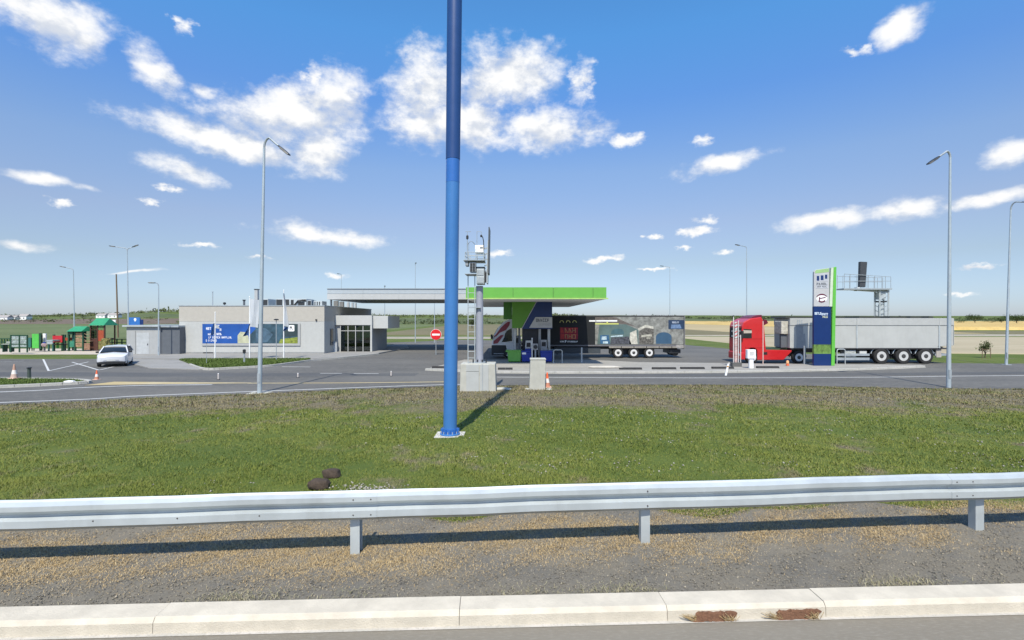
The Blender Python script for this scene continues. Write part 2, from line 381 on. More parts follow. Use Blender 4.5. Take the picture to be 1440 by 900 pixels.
# ================================================================== THE SETTING
G = -.95                                   # level of the service area, a metre below the road the camera stands on
EDGE = [(-60, 11), (-40, 16), (-20.7, 20.7), (-16.1, 22.6), (-11.9, 24.0), (-8.4, 25.2), (-3.3, 26.6), (3, 27.2), (12, 27.2), (22, 25.7), (26, 25.6), (60, 24)]
EX = np.array([e[0] for e in EDGE]); EY = np.array([e[1] for e in EDGE])
def KY(x): return 4.19+.042*x              # front line of the kerb
def RY(x): return 5.58+.086*x              # line of the guardrail
def H(x, y):
    x = np.asarray(x, float); y = np.asarray(y, float)
    def s(a, b, t): k = np.clip((t-a)/(b-a), 0, 1); return k*k*(3-2*k)
    e = np.interp(x, EX, EY); ky = 4.19+.042*x
    near = np.where(y < ky+.25, -.04, .095*(1-s(.27, 1.3, y-ky)))
    t = np.clip((y-6.8)/(e-6.8), 0, 1)
    bank = G*(.75*t+.25*t*t)
    bump = .035*np.sin(x*.9+y*.7)*np.sin(y*.63-x*.31)+.02*np.sin(x*2.3+1)*np.sin(y*1.9)+.012*np.sin(x*5.1+y*2)*np.sin(y*4.7-x)
    w = np.clip((y-6.3)/1.5, 0, 1)*np.clip((e-y)/1.2, 0, 1)
    z = near+bank+bump*w-.03*s(-.4, .1, y-e)
    far = np.clip((y-95)/1000, 0, 1); az = x/np.maximum(y, 1)
    ridge = np.interp(az, [-1.6, -.98, -.68, -.3, .35, .8, 1.6], [5, 6, 15, 8, 5, 1.5, 1])
    z = z+far*3.0+ridge*s(420, 1000, y)*(1+.18*np.sin(x*.011+1)+.12*np.sin(x*.031))
    z = z+25*s(2200, 3300, y)
    return z
def h(x, y): return float(H(x, y))
def grid_mesh(name, xs, ys, off, mat, zf=H):
    Xg, Yg = np.meshgrid(xs, ys); Zg = zf(Xg, Yg)+off
    v = np.stack([Xg, Yg, Zg], -1).reshape(-1, 3); nx, ny = len(xs), len(ys)
    i = (np.arange(ny-1)[:, None]*nx+np.arange(nx-1)[None]).reshape(-1)
    f = np.stack([i, i+1, i+1+nx, i+nx], -1)
    return mass(name, v, f, mat, smooth=True)
def mass(name, v, f, mat, parent=None, smooth=False):
    me = bpy.data.meshes.new(name); k = f.shape[1]
    me.vertices.add(len(v)); me.vertices.foreach_set('co', np.ascontiguousarray(v, dtype=np.float32).ravel())
    me.loops.add(f.size); me.loops.foreach_set('vertex_index', np.ascontiguousarray(f, dtype=np.int32).ravel())
    me.polygons.add(len(f)); me.polygons.foreach_set('loop_start', np.arange(0, f.size, k, dtype=np.int32))
    me.update(calc_edges=True); me.validate()
    if smooth: me.shade_smooth()
    me.materials.append(mat)
    o = bpy.data.objects.new(name, me); col.objects.link(o)
    if parent: o.parent = parent
    return o
def steps(a, first, ratio, end):
    r = []; d = first
    while a < end: r.append(a); a += d; d *= ratio
    return r+[end]
px_ = steps(0, .6, 1.0, 36)[:-1]+steps(36, .8, 1.09, 4200)
xs = np.array(sorted({-x for x in px_} | set(px_)))
ys = np.array([-300, -100, -30, 0, 3.9]+steps(4.0, .14, 1.0, 7.2)[:-1]+steps(7.2, .35, 1.0, 30)[:-1]+steps(30, .5, 1.055, 4200))
tag(grid_mesh('ground', xs, ys, 0, grass_mat('meadow_soil', False), lambda x, y: H(x, y)-.035*(1-np.clip((y-6.25-.05*x)/.5, 0, 1))), kind='structure')

def sheet(name, poly, z, mat, kind='structure', thick=0., parent=None):
    bm = bmesh.new(); vs = [bm.verts.new((p[0], p[1], z)) for p in poly]
    f = bm.faces.new(vs)
    if f.normal.z < 0: f.normal_flip()
    bm.normal_update()
    if f.normal.z < 0: bmesh.ops.reverse_faces(bm, faces=[f])
    if thick:
        r = bmesh.ops.extrude_face_region(bm, geom=[f]); bmesh.ops.translate(bm, verts=[v for v in r['geom'] if isinstance(v, bmesh.types.BMVert)], vec=(0, 0, -thick))
        bmesh.ops.recalc_face_normals(bm, faces=bm.faces)
    bmesh.ops.triangulate(bm, faces=bm.faces)
    me = bpy.data.meshes.new(name); bm.to_mesh(me); bm.free(); me.materials.append(mat)
    o = bpy.data.objects.new(name, me); col.objects.link(o)
    if parent: o.parent = parent
    return tag(o, kind=kind) if kind else o
def ribbon(pts, w):
    a = []; b = []
    for i, p in enumerate(pts):
        p = Vector(p); q = Vector(pts[min(i+1, len(pts)-1)])-Vector(pts[max(i-1, 0)]); n = Vector((-q.y, q.x)).normalized()*w/2
        a.append(p+n); b.append(p-n)
    return [tuple(x) for x in a+b[::-1]]
def smooth_line(pts, n=6):
    out = []
    P = [Vector(p) for p in pts]
    for i in range(len(P)-1):
        p0, p1, p2, p3 = P[max(i-1, 0)], P[i], P[i+1], P[min(i+2, len(P)-1)]
        for k in range(n):
            t = k/n
            out.append(tuple(.5*((2*p1)+(-p0+p2)*t+(2*p0-5*p1+4*p2-p3)*t*t+(-p0+3*p1-3*p2+p3)*t**3)))
    return out+[tuple(P[-1])]

asphalt_near = ground_mix('worn_road_asphalt', [(.19, .17, .137), (.215, .195, .16), (.245, .225, .188)], .8, 60, .85, .5, 220, (.25, 1, 1))
asphalt = ground_mix('service_road_asphalt', [(.092, .091, .088), (.128, .125, .118), (.165, .159, .146)], .22, 9, .85, .3, 90, (.35, 1, 1))
paving = ground_mix('pale_paving', [(.23, .228, .22), (.275, .27, .26), (.20, .195, .185)], .5, 9, .85, .2, 60)
slab = ground_mix('forecourt_concrete', [(.27, .26, .24), (.32, .31, .285), (.22, .21, .19)], .5, 7, .85, .2, 60, (.4, 1, 1))
linepaint = ground_mix('road_line_paint', [(.50, .51, .51), (.58, .58, .57), (.30, .30, .29)], 2, 30, .6, .1, 60)
yellowpaint = ground_mix('sandy_yellow_line_paint', [(.42, .33, .16), (.46, .39, .24), (.32, .28, .20)], .6, 12, .7, .1, 60)
kerbpale = ground_mix('service_kerb_concrete', [(.36, .36, .335), (.43, .42, .395), (.29, .28, .26)], 1, 14, .85, .2, 60)

# road the camera stands on, service area
sheet('road', [(-300, -6.5), (300, -6.5), (300, KY(300)+.02), (60, KY(60)+.02), (9, KY(9)+.02), (-9, KY(-9)+.02), (-45, KY(-45)+.02), (-300, KY(-300)+.02)], 0, asphalt_near)
near_edge = smooth_line([(-120, 2)]+EDGE+[(120, 20)], 8)
far_edge = [(120, 34), (60, 39), (40, 40.4), (35, 41), (26, 61), (24, 72), (-10, 90), (-13, 84), (-20, 77), (-14.6, 70), (-14.6, 58), (-31, 50.8), (-31, 45.5), (-52, 45.2), (-80, 42), (-120, 30)]
sheet('service_road', near_edge+far_edge, G, asphalt)
z1 = G+.004
EL = smooth_line([(-45, 16), (-21.4, 21.4), (-16.6, 23.4), (-8.6, 25.9), (-4.5, 27.1), (-1, 27.7)])
sheet('edge_line', ribbon(EL, .16), z1, linepaint)
sheet('edge_line', ribbon(smooth_line([(-.9, 30.9), (12, 30.5), (22, 30.9), (31.8, 31.8), (60, 33)]), .16), z1, linepaint)
sheet('edge_line', ribbon(smooth_line([(-40, 19.5), (-24.6, 24.5), (-22.2, 26.0), (-19.5, 27.0), (-16, 27.3)]), .2), z1, linepaint)
sheet('median_line', ribbon(smooth_line([(-14.4, 27.95), (-9, 28.1), (-3.5, 28.6)]), .26), z1, yellowpaint)
sheet('median_strip', smooth_line([(-22.6, 27.0), (-20, 27.4), (-14.3, 27.9)], 4)+smooth_line([(-14.3, 28.15), (-18, 28.35), (-22.2, 28.6)], 4), z1+.003, yellowpaint)
for a, b in (((-12.4, 33.1), (-11, 33.1)), ((-10.2, 33), (-8.6, 33)), ((-17, 37.8), (-14.8, 37.6))):
    sheet('lane_dash', ribbon([a, b], .16), z1, linepaint)
for a, b in (((-41.2, 45), (-31.4, 34.7)), ((-36, 41.9), (-28.5, 35.3)), ((-45, 39.7), (-41, 43.0)), ((-31.4, 34.7), (-34.9, 42.2)), ((-28.5, 35.4), (-29.8, 38.9))):
    sheet('bay_line', ribbon([a, b], .12), z1+.002*random.Random(str(a)).random(), linepaint)
# patched strips of newer, darker tarmac
tar = ground_mix('newer_tarmac', [(.075, .077, .08), (.095, .096, .097), (.12, .12, .118)], .5, 16, .85, .3, 90, (.3, 1, 1))
sheet('tarmac_patch', smooth_line([(-38, 31.5), (-20, 31.2), (-6, 31.6)], 4)+smooth_line([(-6, 33.2), (-20, 33.4), (-38, 34.2)], 4), z1-.0015, tar)
sheet('tarmac_patch', smooth_line([(-2, 31.6), (14, 31.4), (34, 32.6), (52, 33)], 4)+smooth_line([(52, 35), (34, 34.2), (14, 32.8), (-2, 32.8)], 4), z1-.0015, tar)

# forecourt island in raised concrete with its own kerb stones along the road side
IF = smooth_line([(-5.9, 35.1), (-3, 33.9), (0, 33.2), (6, 33.1), (13, 33.5), (20, 34.5), (25, 35.6), (30, 37.3)], 4)
sheet('forecourt_island', [(-5.7, 35.5)]+[(x, y+.22) for x, y in IF[1:]]+[(30.4, 38.0), (20, 38.9), (10, 40.4), (6, 43.0), (-4, 43.0)], G+.13, slab, thick=.2)
ik = tag(sheet('island_kerb_bed', ribbon(IF, .30), G+.02, kerbpale, thick=.1), kind='structure')
for i in range(len(IF)-1):
    a, b = Vector(IF[i]), Vector(IF[i+1]); d = (b-a); L_ = d.length; m = MB()
    m.box(.004, L_-.004, -.11, .11, -.1, .115)
    m.build('kerb_stone', kerbpale, ik, (a.x, a.y, G+.02), bevel=.02, rotz=math.atan2(d.y, d.x))
# shop pavement, path and planted lawns
sheet('shop_pavement', [(-38, 49.9), (-34.5, 45), (-28.8, 43.9), (-17.2, 44.2), (-15.5, 46), (-13.6, 51), (-12.5, 62), (-14.4, 70), (-18, 70), (-38, 70)], G+.12, paving, thick=.2)
sheet('footpath', [(-38.5, 48.8), (-35, 44.9), (-25.8, 36.4), (-21.6, 35.2), (-21.2, 35.5), (-28.6, 43.8), (-33.9, 49.6), (-34, 50.9), (-38.4, 50.9)], G+.06, paving, thick=.2)
lawnmat = ground_mix('mown_lawn', [(.05, .085, .018), (.075, .11, .026), (.095, .11, .04)], .6, 12, .9, .6, 60)
lawnblade = None
LAWN = [(-28.4, 43.7), (-24.5, 39), (-21.3, 35.6), (-19.8, 36.3), (-18.0, 38.2), (-17.0, 42.6), (-17.3, 44.0)]
sheet('lawn', LAWN, G+.14, lawnmat, thick=.2)
LK = smooth_line([(-24.4, 38.8), (-21.2, 35.35), (-19.7, 36.0), (-17.8, 38.0), (-16.8, 42.7), (-15.2, 45.9), (-13.3, 51)], 5)
lk = sheet('lawn_kerb_bed', ribbon(LK, .2), G+.03, kerbpale, thick=.1)
for i in range(len(LK)-1):
    a, b = Vector(LK[i]), Vector(LK[i+1]); d = (b-a); m = MB()
    m.box(.004, d.length-.004, -.08, .08, -.1, .12); m.build('kerb_stone', kerbpale, lk, (a.x, a.y, G+.03), bevel=.015, rotz=math.atan2(d.y, d.x))
ISL = smooth_line([(-60, 21), (-36, 23.5), (-26.5, 26.0), (-23.6, 27.6), (-23.9, 28.3), (-26, 28.9), (-36, 29.6), (-60, 31)], 5)
sheet('lawn', [(x, y+.0) for x, y in ISL], G+.13, lawnmat, thick=.2)
LK = smooth_line([(-36, 23.3), (-31, 24.4), (-26.4, 25.8), (-23.3, 27.5), (-23.7, 28.5), (-26, 29.1), (-31, 29.5)], 4)
lk = sheet('lawn_kerb_bed', ribbon(LK, .24), G+.03, kerbpale, thick=.1)
for i in range(len(LK)-1):
    a, b = Vector(LK[i]), Vector(LK[i+1]); d = (b-a); m = MB()
    m.box(.004, d.length-.004, -.1, .1, -.1, .115); m.build('kerb_stone', kerbpale, lk, (a.x, a.y, G+.03), bevel=.015, rotz=math.atan2(d.y, d.x))
sheet('playground_sand', [(-53, 51.5), (-36, 51.5), (-36, 62), (-66, 62), (-66, 54)], G-.015, ground_mix('play_sand', [(.42, .37, .30), (.48, .43, .36), (.36, .31, .25)], 1, 12))

# fields beyond
def patch(name, x0, x1, yn, yf, off, mat, nx=60, ny=24):
    xs = np.linspace(x0, x1, nx); t = np.linspace(0, 1, ny)**1.6
    Xg = np.repeat(xs[None], ny, 0); Yg = yn(xs)[None]*(1-t[:, None])+yf(xs)[None]*t[:, None]
    Zg = H(Xg, Yg)+off; Zg[0] -= off+.3; Zg[-1] -= off+.3; Yg[0] -= 0.02; Zg[:, 0] -= off+.3; Zg[:, -1] -= off+.3
    v = np.stack([Xg, Yg, Zg], -1).reshape(-1, 3); i = (np.arange(ny-1)[:, None]*nx+np.arange(nx-1)[None]).reshape(-1)
    return tag(mass(name, v, np.stack([i, i+1, i+1+nx, i+nx], -1), mat), kind='structure')
K = lambda c: (lambda x: np.full_like(x, float(c)))
f_green = ground_mix('green_crop', [(.085, .115, .045), (.115, .145, .06), (.14, .15, .075)], .02, .4, .95, .3, 3, (1, .5, 1))
f_brown = ground_mix('ploughed_soil', [(.11, .085, .065), (.14, .11, .085), (.17, .135, .10)], .03, .5, .95, .3, 3)
f_olive = ground_mix('olive_meadow', [(.14, .125, .07), (.17, .145, .085), (.12, .125, .06)], .02, .3, .95, .3, 3)
f_tan = ground_mix('dry_stubble', [(.33, .265, .15), (.40, .325, .19), (.28, .24, .14)], .03, .5, .95, .3, 3, (.3, 1, 1))
f_pale = ground_mix('pale_dirt', [(.27, .25, .20), (.33, .30, .25), (.22, .20, .15)], .05, .6)
f_wheat = ground_mix('ripe_wheat', [(.44, .31, .11), (.52, .38, .15), (.36, .26, .10)], .06, .8, .95, .5, 4)
f_mead = ground_mix('hill_meadow', [(.075, .10, .04), (.11, .125, .055), (.06, .085, .035)], .012, .08, .95, .3, 1)
patch('green_field', -420, -36, lambda x: np.interp(x, [-420, -36], [120, 86]), K(330), .12, f_green)
patch('ploughed_field', -640, -235, K(345), K(620), .25, f_brown)
patch('meadow', -640, 60, lambda x: np.interp(x, [-640, -234, -230, 60], [640, 640, 345, 345]), K(760), .2, f_mead)
patch('dirt_track', -42, 26, K(94), K(107), .06, f_pale, 40, 8)
patch('meadow', -34.5, 60, K(113), K(330), .12, f_olive)
patch('stubble_field', 27, 420, lambda x: np.interp(x, [27, 31, 40, 60, 420], [84, 72, 54, 50, 44]), lambda x: np.interp(x, [27, 420], [108, 104]), .06, ground_mix('pale_stubble', [(.33, .28, .19), (.38, .33, .23), (.29, .26, .17)], .05, .7, .95, .3, 4, (.3, 1, 1)))
patch('dirt_track', 28, 420, K(109), K(122), .08, f_pale, 40, 8)
patch('stubble_field', 62, 520, K(123), K(152), .08, f_olive)
patch('stubble_field', 28, 118, K(124), K(345), .10, f_tan)
patch('wheat_field', 120, 640, K(165), K(520), 1.0, f_wheat, 120, 30)
patch('meadow', 64, 900, K(530), K(900), .25, f_mead)

# ------------------------------------------------------------------ kerb in the foreground
kx = [-14, -9.8, -7.4, -5.1, -2.86, -.43, 1.29, 2.64, 4.9, 7.2, 9.6, 14]
kb = tag(MB().prism([(-14, KY(-14)+.04), (14, KY(14)+.04), (14, KY(14)+.2), (-14, KY(-14)+.2)], -.06, .03, 'z').build('kerb', kerbmat), kind='structure')
sheet('gutter_edge', [(-14, KY(-14)-.035), (14, KY(14)-.035), (14, KY(14)+.05), (-14, KY(-14)+.05)], .004, ground_mix('gutter_mortar', [(.42, .40, .36), (.50, .47, .43), (.34, .32, .28)], 2, 30, .9, .4, 120))
for a, b in zip(kx, kx[1:]):
    L_ = math.hypot(b-a, KY(b)-KY(a)); m = MB(); rr = random.Random(a); dz = rr.uniform(-.005, .005)
    m.prism([(0, -.05), (.006, .085), (.035, .118+dz), (.235, .122+dz), (.245, .10), (.245, -.05)], .0015, L_-.0015, 'x')
    m.build('kerb_stone', kerbmat, kb, (a, KY(a), 0), bevel=.004, rotz=math.atan2(KY(b)-KY(a), b-a))

# ------------------------------------------------------------------ verge: gravel, straw, grass
rng = np.random.default_rng(7)
verge = ground_mix('verge_gravel', [(.145, .136, .118), (.19, .168, .13), (.24, .215, .17)], 1.1, 45, .95, .9, 160)
gx = np.linspace(-13, 13, 180); gt = np.linspace(0, 1, 16)
Xg = np.repeat(gx[None], 16, 0); Y0 = KY(gx)+.243; Y1 = 6.72+.05*gx+.18*np.sin(gx*1.7)+.12*np.sin(gx*4.1+1)
Yg = Y0[None]+(Y1-Y0)[None]*gt[:, None]; Zg = H(Xg, Yg+.012)+.006+.006*np.sin(Xg*9+Yg*3)*np.sin(Yg*11); Zg[0] = .10; Zg[-1] = H(Xg[-1], Yg[-1])-.02
i = (np.arange(15)[:, None]*180+np.arange(179)[None]).reshape(-1)
tag(mass('gravel_verge', np.stack([Xg, Yg, Zg], -1).reshape(-1, 3), np.stack([i, i+1, i+181, i+180], -1), verge, smooth=True), kind='structure')

def scatter_mat(name, cols, rough=.9):
    m = bpy.data.materials.new(name); m.use_nodes = True; nt = m.node_tree; b = nt.nodes['Principled BSDF']
    b.inputs['Roughness'].default_value = rough; b.inputs['Specular IOR Level'].default_value = .2
    g = nt.nodes.new('ShaderNodeNewGeometry'); r = nt.nodes.new('ShaderNodeValToRGB')
    while len(r.color_ramp.elements) < len(cols): r.color_ramp.elements.new(.5)
    for k, c in enumerate(cols): r.color_ramp.elements[k].position = k/(len(cols)-1); r.color_ramp.elements[k].color = c+(1,)
    nt.links.new(g.outputs['Random Per Island'], r.inputs[0]); nt.links.new(r.outputs[0], b.inputs['Base Color'])
    return m
def pebbles(name, x, y, r, mat, zoff=0., flat=.7):
    n = len(x); z = H(x, y)+zoff
    base = np.array([(1, 0, 0), (0, 1, 0), (-1, 0, 0), (0, -1, 0), (0, 0, 1), (0, 0, -.6)], float)
    V = np.repeat(base[None], n, 0)*(1+.45*(rng.random((n, 6, 3))-.5)); a = rng.random(n)*6.28
    ca, sa = np.cos(a)[:, None], np.sin(a)[:, None]
    vx = V[..., 0]*ca-V[..., 1]*sa; vy = V[..., 0]*sa+V[..., 1]*ca
    V = np.stack([vx, vy, V[..., 2]*flat], -1)*r[:, None, None]+np.stack([x, y, z+r*.2], -1)[:, None]
    F = np.array([(0, 1, 4), (1, 2, 4), (2, 3, 4), (3, 0, 4), (1, 0, 5), (2, 1, 5), (3, 2, 5), (0, 3, 5)])
    f = (np.arange(n)[:, None, None]*6+F[None]).reshape(-1, 3)
    return tag(mass(name, V.reshape(-1, 3), f, mat), kind='stuff')
def blades(name, x, y, ln, wd, tilt, mat, zoff=0., zf=H):
    n = len(x); z = zf(x, y)+zoff; a = rng.random(n)*6.283; t = tilt*(.4+.9*rng.random(n))
    d = np.stack([np.cos(a), np.sin(a), np.zeros(n)], -1); s = np.stack([-np.sin(a), np.cos(a), np.zeros(n)], -1); up = np.array([0, 0, 1.])
    p = np.stack([x, y, z], -1); dirv = d*np.sin(t)[:, None]+up*np.cos(t)[:, None]
    mid = p+dirv*(ln*.55)[:, None]; tip = mid+(dirv*.75+d*.55)*(ln*.45)[:, None]
    w = s*(wd/2)[:, None]
    V = np.stack([p-w, p+w, mid+w*.8, mid-w*.8, tip], 1)
    F3 = np.array([(0, 1, 2), (0, 2, 3), (3, 2, 4)])
    f = (np.arange(n)[:, None, None]*5+F3[None]).reshape(-1, 3)
    return tag(mass(name, V.reshape(-1, 3), f, mat), kind='stuff')
n = 52000; x = rng.uniform(-8, 8, n); u = rng.random(n); y = KY(x)+.25+u*(2.35+.1*np.sin(x*2))
keep = np.abs(x) < y*1.08+.2; x, y = x[keep], y[keep]
tag(pebbles('gravel', x, y, rng.uniform(.003, .009, len(x))*np.where(rng.random(len(x)) < .06, 1.8, 1), scatter_mat('gravel_stone', [(.085, .08, .07), (.15, .14, .12), (.20, .18, .15), (.27, .235, .175), (.34, .30, .235)]), .006), 'grey and tan gravel along the guardrail', 'gravel')
# straw: dry cut grass lying along the rail line, thinner towards the kerb
n = 300000; x = rng.uniform(-8, 8, n); y = RY(x)+.26+rng.normal(0, .42, n)+.12*np.sin(x*1.3)
pat = np.sin(x*1.1+.4)*np.sin(y*2.3+x*.7)+.5*np.sin(x*3.7)*np.sin(y*5)
keep = (np.abs(x) < y*1.08+.2) & (y > KY(x)+.4) & (y < 7.2) & (pat+rng.normal(0, .45, n)+.45-.09*x > .35); x, y = x[keep], y[keep]
strawmat = scatter_mat('dry_straw', [(.26, .18, .085), (.42, .30, .145), (.34, .26, .15), (.52, .41, .24)])
tag(blades('straw', x, y, rng.uniform(.012, .034, len(x)), rng.uniform(.003, .006, len(x)), 1.5, strawmat, .006), 'tan dry straw strewn beneath the guardrail', 'straw')
n = 9000; x = rng.uniform(-6, 6, n); y = KY(x)+.26+np.abs(rng.normal(0, .10, n)); keep = (np.sin(x*2.2)+.6*np.sin(x*5.3+2)+rng.normal(0, .5, n) > .7); x, y = x[keep], y[keep]
tag(blades('dry_weeds', x, y, rng.uniform(.02, .045, len(x)), rng.uniform(.003, .006, len(x)), 1.1, scatter_mat('dry_weed', [(.24, .20, .12), (.33, .29, .18), (.16, .16, .08), (.40, .36, .25)]), .01), 'dry weeds growing along the back of the kerb', 'weeds')
# sward on the bank, dense near the rail and thinner away from it
X_, Y_, L_, W_ = [], [], [], []
for (y0, y1, dens, l0, l1, w0) in ((6.25, 8.5, 3200, .022, .06, .0055), (8.5, 12, 1350, .025, .065, .008), (12, 18, 520, .03, .075, .012), (18, 28, 230, .04, .10, .019)):
    xm = y1*1.06+.5; n = int(dens*2*xm*(y1-y0)); x = rng.uniform(-xm, xm, n); y = rng.uniform(y0, y1, n)
    e = np.interp(x, EX, EY); thin = .55+.4*np.sin(x*1.1+y*.35+1.5*np.sin(y*.21))*np.sin(y*.6-x*.43+np.sin(x*.37))+.3*np.sin(x*3.7+y*1.3)*np.sin(y*2.1-x*1.9)
    edge_n = 6.72+.05*x+.18*np.sin(x*1.7)+.12*np.sin(x*4.1+1)
    keep = (np.abs(x) < y*1.05+.4) & (y < e-.05+.25*rng.random(n)) & (y > edge_n-.25*rng.random(n)) & (rng.random(n) < .5+.6*thin-.3*np.clip((y-(e-7))/6, 0, 1))
    x, y, thin = x[keep], y[keep], thin[keep]; k = len(x)
    X_.append(x); Y_.append(y); L_.append(rng.uniform(l0, l1, k)*(.8+.5*np.clip(thin, 0, 1))); W_.append(rng.uniform(.7, 1.3, k)*w0)
X_, Y_, L_, W_ = map(np.concatenate, (X_, Y_, L_, W_))
tag(blades('grass', X_, Y_, L_, W_, .95, grass_mat('grass_blade', True), -.004), 'short patchy green grass on the bank behind the guardrail', 'grass')
# pale limestone chips turned up out of the bank
cx = []; cy = []
for k in range(80):
    yy = rng.uniform(7, 25); xx = rng.uniform(-yy, yy); m_ = rng.integers(4, 22); cx.append(rng.normal(xx, .28+.02*yy, m_)); cy.append(rng.normal(yy, .10+.012*yy, m_))
for (xx, yy, m_) in ((-2.2, 7.65, 140), (-2.0, 7.45, 90), (.6, 9.2, 22), (-2.6, 15, 30), (-3.4, 13, 20), (3.5, 17, 26), (-.3, 17.5, 40), (9, 10, 20), (5, 9, 20)):
    cx.append(rng.normal(xx, .26, m_)); cy.append(rng.normal(yy, .13, m_))
cx, cy = np.concatenate(cx), np.concatenate(cy); keep = (cy > 6.6) & (cy < np.interp(cx, EX, EY)-.2); cx, cy = cx[keep], cy[keep]
tag(pebbles('stone_chips', cx, cy, rng.uniform(.008, .028, len(cx))*(.7+.03*cy), scatter_mat('limestone_chip', [(.20, .185, .155), (.28, .265, .23), (.38, .36, .32)]), .004), 'pale limestone chips scattered over the grassy bank', 'stones')
# coarse weeds along the top of the bank
x = []; y = []
for k in range(420):
    xx = rng.uniform(-26, 27); yy = np.interp(xx, EX, EY)-abs(rng.normal(0, 2.6))-.2; q = rng.integers(10, 34); x.append(rng.normal(xx, .16, q)); y.append(rng.normal(yy, .14, q))
x, y = np.concatenate(x), np.concatenate(y); keep = y < np.interp(x, EX, EY)-.1; x, y = x[keep], y[keep]
tag(blades('weeds', x, y, rng.uniform(.05, .17, len(x)), rng.uniform(.010, .026, len(x)), .8, scatter_mat('weed_leaf', [(.055, .075, .022), (.10, .125, .04), (.17, .145, .08), (.24, .20, .12)]), 0), 'coarse weeds along the top of the grassy bank', 'weeds')
# grass on the two lawns beside the service road
def flatz(x, y): return np.full_like(x, G+.14)
n = 26000; x = rng.uniform(-28, -17, n); y = rng.uniform(35.3, 44, n)
def inside(x, y, P):
    c = np.zeros(len(x), bool); j = len(P)-1
    for i in range(len(P)):
        xi, yi = P[i]; xj, yj = P[j]
        c ^= ((yi > y) != (yj > y)) & (x < (xj-xi)*(y-yi)/(yj-yi+1e-9)+xi); j = i
    return c
k = inside(x, y, LAWN); x, y = x[k], y[k]; lawnblade = scatter_mat('lawn_blade', [(.06, .105, .02), (.085, .13, .03), (.12, .155, .045)])
tag(blades('lawn_grass', x, y, rng.uniform(.06, .16, len(x)), rng.uniform(.02, .04, len(x)), .7, lawnblade, 0, flatz), 'green lawn grass in front of the shop billboard', 'grass')
n = 30000; x = rng.uniform(-36, -23, n); y = rng.uniform(23, 31, n); k = inside(x, y, ISL); x, y = x[k], y[k]
tag(blades('lawn_grass', x, y, rng.uniform(.05, .12, len(x)), rng.uniform(.015, .03, len(x)), .7, lawnblade, -.01, flatz), 'green grass on the kerbed traffic island', 'grass')

# ================================================================== NEAR THINGS
# ---- guardrail
RH = .385
gr = thing('guardrail', (0, RY(0), 0), 'pale galvanised steel W-beam guardrail on steel posts between road and grass', 'guardrail')
prof = [(0, .31), (-.012, .31), (-.030, .292), (-.082, .262), (-.082, .212), (-.016, .158), (-.016, .142), (-.082, .118), (-.082, .048), (-.030, .018), (-.012, 0), (0, 0)]
def beam(a, b, push):
    t = .004; ring = [(y+push, z) for y, z in prof]+[(y+t+push, z) for y, z in reversed(prof[1:-1])]
    m = MB(); vs = []
    N = max(2, int((b-a)/.6))
    for i in range(N+1):
        x = a+(b-a)*i/N; wob = .004*math.sin(x*1.9)+.003*math.sin(x*4.3)
        for (y, z) in ring: vs.append((x, RY(x)-RY(0)+y, RH+z+wob))
    k = len(ring); fs = [(i*k+j, i*k+(j+1) % k, (i+1)*k+(j+1) % k, (i+1)*k+j) for i in range(N) for j in range(k)]
    fs += [tuple(range(k)), tuple(range(N*k, N*k+k))]
    m._add(vs, fs); return m.build('rail_beam', galv, gr)
for a, b, p in ((-14, -5.2, 0), (-5.5, -1.42, -.005), (-1.72, 5.42, 0), (5.1, 14, -.005)): beam(a, b, p)
boltm = M('rusty_bolt', (.10, .09, .085), .6, .4)
for x in (-9.6, -5.75, -1.67, 1.49, 5.54, 9.4):
    y = RY(x)-RY(0); zb = h(x, RY(x))-.25; m = MB()
    m.box(x-.05, x+.05, y+.006, y+.011, zb, .66); m.box(x-.05, x-.044, y+.0115, y+.105, zb, .66); m.box(x+.012, x+.05, y+.1055, y+.111, zb, .66)
    m.build('post', galv, gr)
    m = MB(); m.box(x-.035, x+.035, y-.014, y+.004, .50, .60); m.build('spacer', galv_dull, gr)
for x in (-5.42, -5.28, -1.66, -1.48, 1.49, 5.16, 5.36, -3.4, -2.6, -4.2):
    for z in ((.105+RH-.03, .205+RH+.03) if x not in (-3.4, -2.6, -4.2) else (.105+RH-.005,)):
        m = MB(); y = RY(x)-RY(0)-.087; m.lathe([(.008, -.004), (.008, .003), (.004, .006)], (0, 0, 0), 8, 'y')
        o = m.build('bolt', boltm, gr, (x, y, z)); o.rotation_euler.z = math.pi

